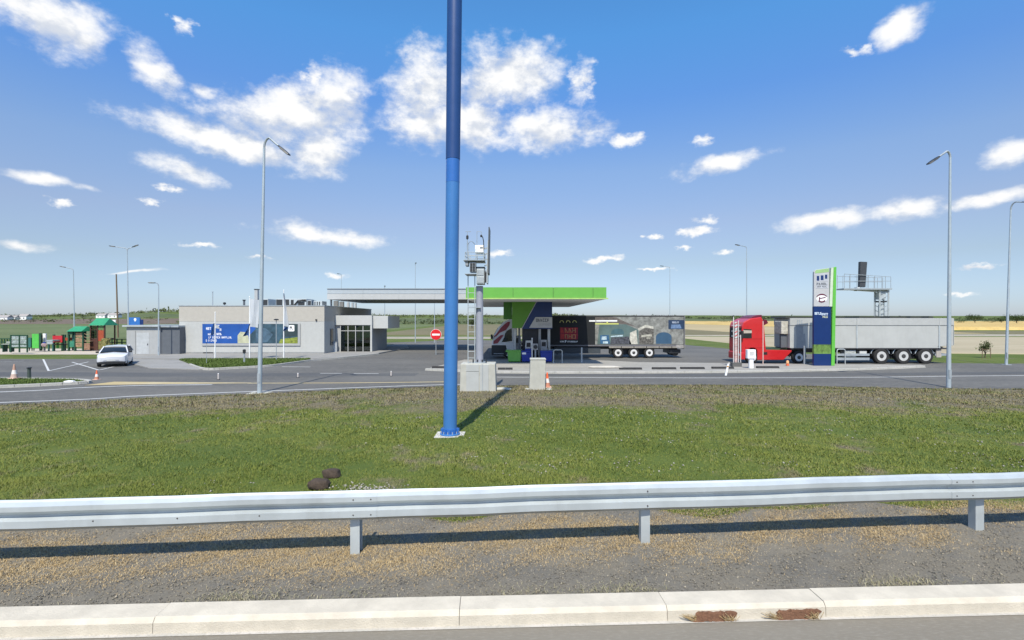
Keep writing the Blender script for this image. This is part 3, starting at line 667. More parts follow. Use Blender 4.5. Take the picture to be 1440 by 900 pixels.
# ---- soil-choked drain slots in the kerb
soilm = M('rusty_brown_soil', (.155, .078, .045), .95, var=.3, vs=30, bump=.8, bs=90)
for (x0, x1, lab) in ((1.50, 1.82, 'kerb drain slot choked with reddish soil and pale straw, the one nearer the kerb joint'), (2.20, 2.54, 'wider kerb drain slot choked with reddish soil and straw')):
    t = thing('kerb_drain', ((x0+x1)/2, KY((x0+x1)/2), 0), lab, 'drain')
    w = (x1-x0)/2; m = MB(); rd = random.Random(x0); nx = 14; vs = []; fs = []
    for i in range(nx+1):
        x = -w+2*w*i/nx; k = 1 if 0 < i < nx else .8
        for (y, z) in ((-.028, .004), (-.022, .02), (-.014, .045), (-.006, .072), (.02, .076)):
            vs.append((x+z*.5*(1 if i > nx/2 else .6)+rd.uniform(-.016, .016)+.042*x, y*k+.042*x+rd.uniform(-.003, .003), max(.002, z*k+rd.uniform(-.009, .009))))
    fs = [(i*5+j, i*5+j+1, i*5+j+6, i*5+j+5) for i in range(nx) for j in range(4)]
    m._add(vs, fs).build('soil_plug', soilm, t, smooth=True)
    for s in (-1, 1):
        m = MB()
        for k in range(30):
            a = Vector((s*(w+rd.uniform(-.06, .03)), rd.uniform(-.03, -.015), rd.uniform(.004, .02)))
            b = a+Vector((s*rd.uniform(-.02, .08)-.04, rd.uniform(-.012, .004), rd.uniform(.02, .06))); m.bar(a, b, .003, .002)
        tag(m.build('straw_tuft', strawmat, t), kind='stuff')

# ---- blue mast
BX, BY = -1.44, 11.9; bz = h(BX, BY)
bt = thing('sign_mast', (BX, BY, bz), 'tall round blue steel mast with flanged foot standing in the grass', 'mast')
b1 = M('bright_blue_paint', (.045, .165, .42), .38, var=.07, vs=1.5, coat=.15, dirt=.06); b2 = M('mid_blue_tone', (.03, .13, .42), .32, var=.05, coat=.3); b3 = M('dark_blue_tone', (.018, .058, .19), .4, var=.06)  # shaft blue steps darker section by section upwards
def mx(z): return .0105*z                    # the mast leans a touch
m = MB(); m.tube([(mx(z), 0, z) for z in (.12, 1.5, 3, 4.5, 5.86)], .158, 28); m.build('lower_section', b1, bt, smooth=True)
m = MB(); m.tube([(mx(z), 0, z) for z in (5.862, 6.40)], .160, 28); m.build('middle_section', b2, bt, smooth=True)
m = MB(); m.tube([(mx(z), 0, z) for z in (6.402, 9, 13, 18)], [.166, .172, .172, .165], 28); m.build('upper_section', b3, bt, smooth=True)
m = MB(); m.cyl((0, 0, .015), (0, 0, .05), .235, n=28); m.build('base_plate', b1, bt, bevel=.006)
m = MB(); m.cyl((0, 0, .0505), (0, 0, .16), .176, n=28); m.build('foot_collar', b2, bt)
for k in range(12):
    a = 2*math.pi*k/12+.13; c, s = math.cos(a), math.sin(a)
    m = MB(); m.obox((.196*c, .196*s, .105), (.036, .012, .108), Matrix.Rotation(a, 3, 'Z')); m.build('stiffener', b2, bt)
    a += math.pi/12; c, s = math.cos(a), math.sin(a)
    m = MB(); m.cyl((.205*c, .205*s, .05), (.205*c, .205*s, .10), .012, n=6); m.build('anchor_bolt', galv_dull, bt)
m = MB(); m.prism([(-.33, -.30), (.33, -.30), (.33, .30), (-.33, .30)], -.3, .014, 'z'); m.build('concrete_footing', concrete, bt)

# ---- portal mast with platform, seen end on
YG = 23.7; gx0 = PX(675, YG)
gt = thing('camera_gantry', (gx0, YG, G), 'galvanised camera gantry mast with ladder and caged platform on a concrete block', 'gantry')
hz = lambda py: PZ(py, YG)-G
cg = M('pale_precast_concrete', (.40, .40, .36), .85, var=.1, bump=.25, bs=40, dirt=.18); panelm = M('pale_cabinet_panel', (.38, .395, .39), .6, var=.05)
m = MB(); m.prism([(-.9, -.1), (.76, -.1), (.72, 1.46), (-.86, 1.46)], -.45, .75); m.build('foundation_block', cg, gt, bevel=.03)
m = MB(); m.box(-.60, -.02, -.475, -.452, .10, 1.10); m.build('cover_panel', panelm, gt, bevel=.008)
m = MB(); m.box(-.60, -.02, -.475, -.452, 1.12, 1.42); m.build('cover_panel', panelm, gt, bevel=.008)
m = MB(); m.box(.02, .42, -.475, -.452, .10, 1.42); m.build('cover_panel', panelm, gt, bevel=.008)
m = MB(); m.box(.13, .155, -.50, -.476, .1, 1.45); m.build('cable_duct', galv_dull, gt)
mastm = M('lilac_grey_mast_paint', (.32, .335, .39), .45, .2, .06)
m = MB(); m.tube([(-.03, .15, 1.46), (-.03, .15, hz(402))], [.175, .165], 20); m.build('mast_tube', mastm, gt, smooth=True)
m = MB(); m.cyl((-.03, .15, 1.461), (-.03, .15, 1.50), .34, n=20); m.build('mast_flange', galv_dull, gt)
for x in (-.30, -.1, .12, .3):
    m = MB(); m.cyl((x-.01, -.05, 1.5), (x-.01, -.05, 1.62), .03, n=8); m.build('anchor_bolt', darkmetal, gt)
lx0, lx1 = PX(658.5, YG)-gx0, PX(668, YG)-gx0
for x in (lx0, lx1):
    m = MB(); m.cyl((x, -.12, 1.4), (x, -.12, hz(385)), .022, n=8); m.build('ladder_stile', galv, gt)
z = 1.7
while z < hz(405): m = MB(); m.cyl((lx0, -.12, z), (lx1, -.12, z), .014, n=6); m.build('rung', galv, gt); z += .3
m = MB(); m.box(lx0-.02, .04, -.14, .14, hz(433), hz(433)+.03); m.build('ladder_bracket', galv_dull, gt)
# platform, cage and equipment
px = lambda p: PX(p, YG)-gx0
m = MB(); m.box(px(670.5), px(681.5), -.25, .45, hz(400), hz(377)); m.build('junction_housing', galv, gt, bevel=.02)
for k, (a, b, c, d) in enumerate(((671.5, 680.5, 398.5, 390), (671.5, 680.5, 388, 380))):
    m = MB(); m.box(px(a), px(b), -.27, -.252, hz(c), hz(d)); m.build('access_panel', galv_dull, gt, bevel=.006)
m = MB(); m.box(px(669.5), px(682), -.28, .5, hz(377), hz(376)); m.build('housing_flange', darkmetal, gt)
m = MB(); m.box(px(653), px(682), -.5, .7, hz(368), hz(367)); m.build('platform_deck', galv_dull, gt)
m = MB(); m.box(px(655), px(670), -.5, .6, hz(386.8), hz(386)); m.build('lower_deck', galv_dull, gt)
for x in (655.5, 660, 670, 681):
    for y in (-.48, .66):
        m = MB(); m.cyl((px(x), y, hz(367)), (px(x), y, hz(356.5)), .016, n=6); m.build('railing_post', galv, gt)
for zz in (356.5, 361.5):
    for y in (-.48, .66):
        m = MB(); m.cyl((px(655.5), y, hz(zz)), (px(681), y, hz(zz)), .014, n=6); m.build('railing_bar', galv, gt)
    for x in (655.5, 681):
        m = MB(); m.cyl((px(x), -.48, hz(zz)), (px(x), .66, hz(zz)), .014, n=6); m.build('railing_bar', galv, gt)
for k, (a, b, c, d) in enumerate(((655.5, 659.5, 375, 368.3), (661.5, 669.8, 383.5, 370))):
    m = MB(); m.box(px(a), px(b), -.42, .1, hz(c), hz(d)); m.build('equipment_case', M('grey_equipment', (.28, .30, .32), .5, .2), gt, bevel=.015)
for k in range(3):
    for j in range(2):
        m = MB(); m.box(px(662.3+j*3.6), px(665.2+j*3.6), -.44, -.421, hz(382.6-k*4), hz(379.6-k*4)); m.build('vent_plate', darkmetal, gt)
m = MB(); m.box(px(668.5), px(680.5), -.30, .30, hz(356.8), hz(346)); m.build('white_cabinet', M('white_cabinet_paint', (.82, .83, .84), .35, var=.02), gt, bevel=.03)
m = MB(); m.box(px(675.5), px(679.5), -.31, -.301, hz(350.5), hz(349)); m.build('cabinet_badge', darkmetal, gt)
for (x, t_, rr) in ((658, 332, .02), (671.3, 327, .012), (660, 343, .012)):
    m = MB(); m.cyl((px(x), -.3, hz(367)), (px(x), -.3, hz(t_)), rr, n=8); m.build('antenna_pole', galv_dull, gt)
m = MB(); m.cyl((px(655.3), -.3, hz(327.3)), (px(663), -.3, hz(327.3)), .013, n=6); m.cyl((px(658), -.3, hz(332)), (px(658), -.3, hz(327.3)), .012, n=6); m.build('antenna_crossbar', galv_dull, gt)
m = MB(); m.lathe([(.02, 0), (.055, .02), (.055, .15), (.03, .19)], (px(658), -.3, hz(338)), 10); m.build('wind_sensor', darkmetal, gt)
m = MB(); m.tube([(px(671.3), -.3, hz(327.3)), (px(677.3), -.3, hz(327.3)), (px(677.5), -.3, hz(333))], .012, 6); m.build('camera_arm', galv_dull, gt)
m = MB(); m.lathe([(.03, 0), (.05, .03), (.045, .10)], (px(677.3), -.3, hz(335)), 10); m.build('dome_camera', darkmetal, gt)
m = MB(); m.tube([(px(679), -.3, hz(334)), (px(680.5), -.3, hz(340)), (px(681), -.3, hz(352))], .02, 8); m.build('cable', darkmetal, gt)
m = MB(); m.prism([(px(686), hz(386)), (px(688.2), hz(386)), (px(689.2), hz(321.5)), (px(687.6), hz(321))], -.45, .5); m.build('display_board', M('board_back', (.10, .11, .12), .5, .3), gt, bevel=.02)
m = MB(); m.prism([(px(684.5), hz(399)), (px(686.2), hz(399)), (px(687.2), hz(340)), (px(686.2), hz(340))], -.4, .45); m.build('board_frame', galv, gt)
for zz in (350, 358, 366, 374, 382, 390):
    m = MB(); m.bar((px(681.3), 0, hz(zz)), (px(686), 0, hz(zz-2)), .04, .05); m.build('board_bracket', galv_dull, gt)
m = MB(); m.box(px(681.8), px(684.6), -.2, .3, hz(397), hz(383)); m.build('control_box', darkmetal, gt, bevel=.01)
for s_ in (1,):
    m = MB(); m.tube([(px(659+10*k/8), -.45-.2*math.sin(math.pi*k/8), hz(346)+.12*math.sin(math.pi*k/8)) for k in range(9)], .012, 6); m.build('safety_hoop', galv, gt)

# ---- lone concrete pillar, cones, rocks
YP = 24.6; t = thing('concrete_pillar', (PX(755.5, YP), YP, h(PX(755.5, YP), YP)), 'squat pale concrete pillar on the bank edge beside a traffic cone', 'pillar')
m = MB(); m.prism([(-.40, -.1), (.36, -.1), (.39, 1.44), (-.34, 1.44)], -.3, .35); m.build('shaft', cg, t, bevel=.025)
m = MB(); m.prism([(-.36, 1.442), (.41, 1.442), (.40, 1.50), (-.34, 1.50)], -.32, .37); m.build('cap', cg, t, bevel=.015)
m = MB(); m.rock((-.47, -.2, .02), (.12, .1, .07), 3); m.rock((.55, -.25, .02), (.14, .1, .06), 5); m.build('rubble', cg, t)
t = tag(MB().rock((0, 0, .04), (.42, .25, .09), 11).build('stone_slab', cg, None, (PX(705, 24), 24.0, h(PX(705, 24), 24)), smooth=True), 'pale flat stone slab at the foot of the gantry block', 'stone')
def cone(x, y, z, hgt, label, group=None):
    t = thing('traffic_cone', (x, y, z), label, 'traffic cone', group)
    m = MB(); m.box(-hgt*.27, hgt*.27, -hgt*.27, hgt*.27, 0, hgt*.05); m.build('base', M('cone_base', (.62, .42, .34), .6), t, bevel=.01)
    m = MB(); m.lathe([(hgt*.21, hgt*.05), (hgt*.155, hgt*.32)], n=16); m.build('lower_band', M('faded_orange', (.46, .20, .13), .6) if 'pale' not in label else M('bleached_pink', (.46, .34, .29), .6), t)
    m = MB(); m.lathe([(hgt*.155, hgt*.321), (hgt*.10, hgt*.60)], n=16); m.build('white_band', M('cone_white', (.72, .66, .62), .5), t)
    m = MB(); m.lathe([(hgt*.10, hgt*.601), (hgt*.045, hgt*.97), (hgt*.03, hgt)], n=16); m.build('tip', orange if 'pale' not in label else M('bleached_orange', (.45, .27, .2), .6), t)
cone(PX(769.5, 25.3), 25.3, h(PX(769.5, 25.3), 25.3), .74, 'orange and white traffic cone beside the concrete pillar')
cone(PX(20, 29), 29.0, G+.13, .82, 'pale faded traffic cone on the kerbed grass island')
cone(PX(136, 29.6), 29.6, G, .55, 'small dark-tipped cone standing near the end of the sandy median')
rockm = M('dark_brown_stone', (.055, .040, .030), .9, var=.35, vs=14, bump=.7, bs=30)
for (px_c, py, Y, w, lab) in ((466, 672, 8.35, .145, 'flat-sided dark brown rock on the pale rubble patch, smooth topped'), (449, 690, 7.68, .155, 'rough layered dark brown rock just behind the guardrail')):
    x = PX(px_c, Y); o = MB().rock((0, 0, .055), (w, .10, .082), px_c, 3, .09).build('rock', rockm, None, (x, Y, h(x, Y)+.005), smooth=True); tag(o, lab, 'rock')

# ---- street lamps
def lamp(x, y, z, hgt, arm, label, r=.085, rise=.3, head=.75, curve=.7, group='street lamps', lean=0., double=None, dark=True, cat='street lamp'):
    t = thing('street_lamp', (x, y, z), label, cat, group)
    m = MB(); m.tube([(lean*k/6, 0, .03+(hgt-curve-.03)*k/6) for k in range(7)], [r*(1-.5*k/6) for k in range(7)], 12); m.build('pole', lampsteel, t, smooth=True)
    m = MB(); m.box(-r*2.2, r*2.2, -r*2.2, r*2.2, 0, .03); m.build('base_plate', galv_dull, t)
    m = MB(); m.box(-r*.6, r*.6, -r*1.06, -r*.5, .5, .95); m.build('service_hatch', galv_dull, t)
    for a in ([arm] if double is None else [arm, double]):
        d = Vector((a[0], a[1], 0)); L = d.length; d.normalize(); p0 = Vector((lean, 0, hgt-curve)); pts = []
        for k in range(7):
            q = math.pi/2*k/6; pts.append(p0+d*(curve*.55*(1-math.cos(q)))+Vector((0, 0, curve*.9*math.sin(q))))
        e = p0+d*max(L-head, curve*.7)+Vector((0, 0, curve*.9+rise)); pts.append(e)
        m = MB(); m.tube(pts, [r*.5]*7+[r*.42], 8); m.build('arm', lampsteel if not dark else galv_dull, t, smooth=True)
        sl = (e-pts[-2]).normalized(); f = e+sl*head; side = Vector((-d.y, d.x, 0)); up = side.cross(sl)
        if up.z < 0: up = -up
        m = MB(); vs = []
        for (q, w, th) in ((-.05, .05, .05), (.15, .12, .07), (.6, .14, .08), (.92, .11, .06), (1, .05, .03)):
            c = e+sl*head*q
            vs += [c+side*w-up*th*.4, c+side*w*.7+up*th*.6, c-side*w*.7+up*th*.6, c-side*w-up*th*.4]
        fs = [(i*4+j, i*4+(j+1) % 4, i*4+4+(j+1) % 4, i*4+4+j) for i in range(4) for j in range(4)]+[(0, 1, 2, 3), (16, 17, 18, 19)]
        m._add(vs, fs); hd = m.build('lamp_head', darkmetal if dark else galv_dull, t)
        m = MB(); q = [e+sl*head*.2+side*.09-up*.043, e+sl*head*.85+side*.08-up*.036, e+sl*head*.85-side*.08-up*.036, e+sl*head*.2-side*.09-up*.043]
        m._add(q+[v-up*.012 for v in q], [(0, 1, 2, 3), (7, 6, 5, 4), (0, 4, 5, 1), (1, 5, 6, 2), (2, 6, 7, 3), (3, 7, 4, 0)]); m.build('lens', M('lamp_lens', (.55, .57, .58), .25), hd)
    return t
def foot(px, py, ground=G): Y = (CAMZ-ground)*720/(py-450); return PX(px, Y), Y
x, y = foot(365, 552.5); zz = h(x, y); zz = max(zz, G-.02)
lamp(x, y, zz, PZ(193, y)-zz, (1.5, -.3), 'tall street lamp with drooping dark head on the bank in front of the shop billboard', .105, -.42, .75, .5, lean=.22)
m = MB(); m.prism([(-.45, -.4), (.45, -.4), (.45, .4), (-.45, .4)], -.3, .02, 'z'); tag(m.build('lamp_footing', cg, None, (x, y, zz+.01)), 'pale concrete footing under the lamp in front of the shop', 'footing')
x, y = foot(1334, 545); zz = h(x, y)
lamp(x, y, zz, PZ(212, y)-zz, (-1.45, -.2), 'tall street lamp with a long flat arm on the bank by the tipper trailer tail', .105, -.3, .8, .35, lean=.08)
m = MB(); m.prism([(-.45, -.4), (.45, -.4), (.45, .4), (-.45, .4)], -.3, .02, 'z'); tag(m.build('lamp_footing', cg, None, (x, y, zz+.01)), 'pale concrete footing under the lamp by the tipper trailer', 'footing')
x, y = foot(1415, 513); lamp(x, y, G, PZ(284, y)-G, (.5, -1.3), 'tall street lamp on the field verge beyond the tipper trailer', .10, -.1, .7, .6, lean=.35)
for (pxx, Y, top, arm, dbl, lab) in (
        (105, 58, 377, (-1.3, -.3), None, 'single-armed street lamp behind the small green-roofed playhouse'),
        (181, 52, 348, (-1.7, -.2), (1.0, .3), 'two-armed street lamp beside the pale grey shed'),
        (223, 48.5, 397, (-.45, -.2), None, 'short street lamp in front of the slate half of the shed'),
        (584, 77, 370, (.3, -1), None, 'thin street lamp rising behind the white canopy roof'),
        (480, 95, 385, (-.5, -.9), None, 'far street lamp seen over the shop end of the white canopy'),
        (942, 85, 375, (-1.7, -.2), None, 'far street lamp beyond the curtain-sided trailer'),
        (1050, 62, 346, (-1.5, -.2), None, 'street lamp behind the red truck cab'),
        (541, 77, 402, (.2, -.7), None, 'slender low lamp post beyond the shop entrance'),
        (611, 78, 409, (.2, -.7), None, 'slender low lamp post beyond the no-entry sign')):
    x = PX(pxx, Y); lamp(x, Y, G-.03, PZ(top, Y)-G, arm, lab, .075, .12 if arm[0] < -1 else 0, .6, .35, lean=-.15 if pxx < 200 else 0, double=dbl)
Y = 97; x = PX(163.5, Y); t = thing('utility_pole', (x, Y, h(x, Y)), 'bare dark wooden utility pole in the field behind the shed', 'pole')
m = MB(); m.tube([(.35, 0, 0), (0, 0, PZ(386, Y)-G)], [.16, .11], 10); m.build('pole', wood, t, smooth=True)
m = MB(); m.cyl((0, 0, PZ(386, Y)-G), (0, 0, PZ(386, Y)-G+.06), .13, n=10); m.build('cap', darkmetal, t)
m = MB(); m.box(-.9, -.1, -.06, .06, 2.9, 3.5); m.build('box', white, t)

# ================================================================== BUILDINGS AND SIGNS
# ---- shop
SX0, SX1, SY0, SY1 = PX(252, 51), PX(456, 51), 51.0, 68.0; ST = 3.93
shop = thing('shop_building', (SX0, SY0, G), 'long flat-roofed pale grey service station shop with glazed corner entrance', 'building')
W = SX1-SX0; HT = ST-G; zmid = PZ(452, 51)-G
upm = M('warm_grey_render', (.40, .38, .34), .75, var=.05, bump=.1, dirt=.07); lowm = M('cool_grey_render', (.41, .42, .41), .75, var=.05, bump=.1, dirt=.06)
m = MB(); m.box(0, W, 0, SY1-SY0, .12, zmid); m.build('wall', lowm, shop)
m = MB(); m.box(-.012, W+.012, -.012, SY1-SY0, zmid+.001, HT-.05); m.build('upper_wall', upm, shop)
m = MB(); m.box(-.05, W+.05, -.05, SY1-SY0+.03, HT-.049, HT+.03); m.build('roof_coping', galv_dull, shop)
m = MB(); m.box(-.006, W+.006, -.03, -.001, .0, .26); m.build('plinth', M('plinth_render', (.25, .258, .262), .8), shop)
for x in (2.4,): m = MB(); m.box(x, x+1.0, -.045, -.031, .15, .24); m.build('plinth_vent', darkmetal, shop)
m = MB(); m.box(13.6, 13.75, -.12, -.013, zmid+.08, zmid+.22); m.build('wall_lamp', darkmetal, shop)
# side wall window towards the entrance
m = MB(); m.box(W+.013, W+.05, 1.6, 2.5, .85, 2.55); fr = m.build('window', M('window_frame_grey', (.12, .13, .14), .5), shop)
m = MB(); m.box(W+.051, W+.056, 1.68, 2.42, .93, 2.47); m.build('pane', glassdark, fr)
# entrance vestibule projecting from the side wall
vx0, vx1 = W+.02, PX(523, 54)-SX0; vy0, vy1 = 3.0, 9.5; vt = PZ(443.5, 54)-G
whitef = M('white_entrance_panel', (.44, .45, .44), .5, var=.03)
m = MB(); m.box(vx0, vx1, vy0, vy1, 2.92, vt); m.build('entrance_fascia', whitef, shop)
m = MB(); m.box(vx1-.16, vx1-.002, vy0+.01, vy0+.30, .12, 2.918); m.build('entrance_pier', whitef, shop)
m = MB(); m.box(vx0, vx0+.55, vy0+.25, vy1, .12, 2.918); m.build('entrance_wall', greywall, shop)
m = MB(); m.box(vx1-.158, vx1-.004, vy0+.32, vy1-.02, .12, 2.917); m.build('entrance_side_wall', M('mid_grey_panel', (.22, .23, .245), .6), shop)
m = MB(); m.box(vx1+.001, vx1+1.6, vy0+.4, vy1-.5, 2.55, vt-.05); m.build('side_canopy', whitef, shop, bevel=.02)
gx1 = vx0+.56; gw = (vx1-.17-gx1)
for k in range(4):
    m = MB(); m.box(gx1+gw*k/4+.03, gx1+gw*(k+1)/4-.03, vy0+.12, vy0+.13, .22, 2.86); m.build('glass_pane', glassgreen, shop)
for k in range(5):
    x = gx1+gw*k/4; m = MB(); m.box(x-.03, x+.03, vy0+.08, vy0+.16, .12, 2.915); m.build('mullion', whitef, shop)
m = MB(); m.box(gx1+.031, gx1+gw-.031, vy0+.085, vy0+.155, 2.28, 2.34); m.build('transom', whitef, shop)
for (a, b, c, d, z, mt) in ((.2, 1.6, 2.2, 3.0, 1.1, darkmetal), (2.0, 2.9, 1.6, 2.4, 1.5, M('shelf_goods', (.12, .10, .08), .7, var=.5, vs=9))):
    m = MB(); m.box(gx1+a, gx1+b, vy0+c, vy0+d, .13, z); m.build('shop_counter', mt, shop)
m = MB(); m.box(vx0+.56, vx1-.17, vy0+.2, vy1, .125, .13); m.build('entrance_floor', M('dark_floor', (.08, .08, .08), .5), shop)
t = thing('litter_bin', (SX0+vx0+.1, SY0+vy0-.25, G+.12), 'small pale litter bin by the shop entrance wall', 'bin')
m = MB(); m.lathe([(.22, 0), (.24, .9), (.2, .94)], n=14); m.build('drum', M('pale_bin', (.55, .57, .58), .5), t, smooth=True)
m = MB(); m.lathe([(.25, .941), (.25, 1.0), (.1, 1.08)], n=14); m.build('lid', greywall, t)
# roof plant
def plant(name, x0, x1, y0, y1, z1, label, cat, mat=None, kids=()):
    t = thing(name, (SX0+x0, SY0+y0, ST+.03), label, cat)
    m = MB(); m.box(0, x1-x0, 0, y1-y0, .08, z1); m.build('casing', mat or galv, t, bevel=.02)
    for k in (0.1, x1-x0-.2):
        m = MB(); m.box(k, k+.1, .05, y1-y0-.05, 0, .079); m.build('skid', darkmetal, t)
    for (a, b, c, d) in kids:
        m = MB(); m.box(a, b, -.03, -.001, c, d); m.build('grille', darkmetal, t)
    return t
rx = lambda p, Y=56: PX(p, Y)-SX0
plant('air_handling_unit', rx(364), rx(377), 5, 7, .85, 'low pale air handling unit with dark grille on the shop roof beside the chimney', 'roof unit', galv, [(.1, .95, .12, .75)])
plant('air_handling_unit', rx(388), rx(398), 5, 7, .85, 'boxy air handling unit with black fan grille in the middle of the shop roof', 'roof unit', galv, [(.05, .7, .15, .78)])
u = plant('air_handling_unit', rx(399), rx(430), 5.2, 7.4, .86, 'longest air handling unit with bent black duct on the shop roof', 'roof unit', galv, [(1.5, 2.2, .1, .5), (1.9, 2.38, .55, .8), (.1, .5, .1, .8), (.7, 1.0, .15, .75)])
m = MB(); m.tube([(.5, -.12, .12), (1.1, -.12, .14), (1.5, -.12, .62), (2.2, -.12, .7)], .09, 8); m.build('duct', blackp, u)
plant('condenser_unit', rx(431), rx(437), 5.2, 6.6, .72, 'narrow condenser unit standing on the shop roof next to the long unit', 'roof unit', galv_dull, [(.08, .4, .1, .65)])
plant('condenser_unit', rx(440), rx(452), 5.2, 6.6, .62, 'low ribbed condenser unit at the entrance end of the shop roof', 'roof unit', galv, [(.1, .2, .1, .55), (.35, .45, .1, .55), (.6, .7, .1, .55)])
t = thing('roof_chimney', (SX0+rx(361), SY0+5, ST+.03), 'square grey chimney stack standing on the shop roof', 'chimney')
m = MB(); m.box(-.17, .17, -.17, .17, 0, 1.85); m.build('stack', greywall, t); m = MB(); m.box(-.21, .21, -.21, .21, 1.851, 1.93); m.build('cap', darkmetal, t)
t = thing('flue_pipe', (SX0+rx(299), SY0+5, ST+.03), 'thin grey flue pipe alone on the shop roof', 'pipe')
m = MB(); m.cyl((0, 0, 0), (0, 0, 1.6), .05, n=8); m.build('pipe', galv_dull, t); m = MB(); m.cyl((0, 0, 1.6), (0, 0, 1.66), .08, n=8); m.build('cap', galv_dull, t)
t = thing('roof_vent', (SX0+rx(323), SY0+4, ST+.03), 'small black cowl vent on the shop roof', 'vent')
m = MB(); m.cyl((0, 0, 0), (0, 0, .22), .04, n=8); m.build('stem', galv_dull, t); m = MB(); m.lathe([(.1, .2), (.15, .28), (.14, .40), (.05, .45)], n=12); m.build('cowl', blackp, t)
t = thing('roof_vent', (SX0+rx(350), SY0+4, ST+.03), 'short dark ribbed vent stack beside the roof chimney', 'vent')
m = MB(); m.cyl((0, 0, 0), (0, 0, .62), .11, n=10); m.build('stem', darkgrey, t); m = MB(); m.cyl((0, 0, .621), (0, 0, .72), .16, n=10); m.build('cowl', blackp, t)

# ---- billboard on the shop front
YB = 50.97
bb = thing('billboard', (PX(285, YB), YB-.02, PZ(483, YB)), 'wide blue printed billboard fixed to the shop front wall', 'billboard')
bw = PX(419, YB)-PX(285, YB); bh = PZ(455.5, YB)-PZ(483, YB)
m = MB(); m.box(-.05, bw+.24, -.04, 0, -.22, .0); m.build('frame_bottom', greywall, bb); m = MB(); m.box(bw+.01, bw+.24, -.04, 0, .001, bh+.05); m.build('frame_side', greywall, bb)
m = MB(); m.box(0, bw, -.03, -.002, .001, bh); m.build('backing', M('billboard_blue', (.014, .075, .30), .5, var=.25, vs=.35), bb)
m = MB(); m.prism([(bw*.50, .001), (bw*.5, bh*.45), (bw*.56, bh*.75), (bw*.54, bh), (bw, bh), (bw, .001)], -.036, -.031); m.build('print_photo', M('print_teal_photo', (.035, .075, .105), .5, var=.55, vs=1.1), bb)
m = MB(); m.prism([(bw*.37, .02), (bw*.37, bh*.42), (bw*.40, bh*.6), (bw*.45, bh*.58), (bw*.485, bh*.36), (bw*.49, .02)], -.04, -.0365); m.build('print_tank', M('print_cream', (.42, .43, .30), .5, var=.2, vs=2), bb)
m = MB(); m.prism([(bw*.56, .12), (bw*.56, bh*.75), (bw*.66, bh*.8), (bw*.74, bh*.45), (bw*.68, .12)], -.0405, -.037); m.build('print_vehicle', M('print_slate', (.06, .11, .16), .5, var=.4, vs=2), bb)
m = MB(); m.prism([(bw*.86, bh*.36), (bw*.86, bh*.65), (bw*.91, bh), (bw*.999, bh*.999), (bw*.999, bh*.36)], -.0405, -.037); m.build('print_dark_field', M('print_dark_green', (.03, .05, .055), .5, var=.2), bb)
m = MB(); m.prism([(bw*.80, .002), (bw*.82, bh*.22), (bw*.999, bh*.33), (bw*.999, .002)], -.041, -.0371); m.build('print_crop', M('print_crop_green', (.20, .24, .04), .5, var=.6, vs=5), bb)
m = MB()
glyphs(m, .36, .88, bh*.70, bh*.83, -.0305, 3, 77, .2); glyphs(m, 1.45, 1.72, bh*.80, bh*.95, -.0305, 2, 71, .2); glyphs(m, 1.72, 1.9, bh*.64, bh*.76, -.0305, 1, 72, .2)
glyphs(m, .55, 1.15, bh*.42, bh*.52, -.0305, 6, 5); glyphs(m, 1.4, 1.95, bh*.42, bh*.54, -.0305, 3, 6)
glyphs(m, .6, 2.95, bh*.26, bh*.36, -.0305, 18, 7); glyphs(m, .35, 1.55, bh*.10, bh*.20, -.0305, 10, 8)
m.build('print_lettering', white, bb)
m = MB(); m.prism([(bw*.9, bh*.64), (bw*.91, bh*.62), (bw*.955, bh*.62), (bw*.965, bh*.64), (bw*.965, bh*.92), (bw*.955, bh*.94), (bw*.91, bh*.94), (bw*.9, bh*.92)], -.046, -.041); lg = m.build('logo_plate', white, bb)
m = MB(); m.box(bw*.917, bw*.924, -.05, -.0465, bh*.70, bh*.87); m.box(bw*.9245, bw*.934, -.05, -.0465, bh*.80, bh*.87); m.box(bw*.9345, bw*.940, -.05, -.0465, bh*.72, bh*.87); m.box(bw*.943, bw*.948, -.05, -.0465, bh*.70, bh*.76); m.build('logo_mark', darkmetal, lg)

# ---- flags, small posts in front of the shop
def flag(pxx, top, base, label, fl):
    Y = 43.9; x = PX(pxx, Y); t = thing('flagpole', (x, Y, G+.12), label, 'flag', 'flags in front of the shop')
    H_ = PZ(top, Y)-G-.12; m = MB(); m.tube([(0, 0, 0), (0, 0, H_)], [.055, .03], 10); m.build('pole', white, t, smooth=True)
    m = MB(); m.lathe([(.035, H_), (.05, H_+.04), (.02, H_+.09)], n=8); m.build('finial', white, t)
    f = M('flag_white_cloth', (.46, .49, .53), .8, var=.05); g2 = M('flag_blue_cloth', (.04, .10, .26), .8, var=.15)
    for (z1, z0, w1, w0, mt, nm) in fl:
        vs = []; fs = []; n = 9; z1 -= G+.12; z0 -= G+.12
        for i in range(n+1):
            q = i/n; z = z1+(z0-z1)*q; w = w1+(w0-w1)*q
            for j in range(7):
                u = j/6; vs.append((-.03+w*u, .10*math.sin(u*9+q*2)*min(1, u*3)-.02, z-.12*u))
        k = len(vs); vs += [(a, b+.008, c) for a, b, c in vs]
        fs = [(i*7+j, i*7+j+1, i*7+j+8, i*7+j+7) for i in range(n) for j in range(6)]; fs += [tuple(a+k for a in reversed(q)) for q in fs]
        m = MB(); m._add(vs, fs); m.build(nm, f if mt == 0 else g2, t, smooth=True)
Yf = 43.9; zf_ = lambda p: PZ(p, Yf)
flag(302.5, 440, 506, 'short white flagpole with a limp dark blue flag in front of the billboard', [(zf_(455), zf_(461), .25, .55, 0, 'flag_top'), (zf_(454), zf_(470), -.15, -.28, 1, 'flag_cloth')])
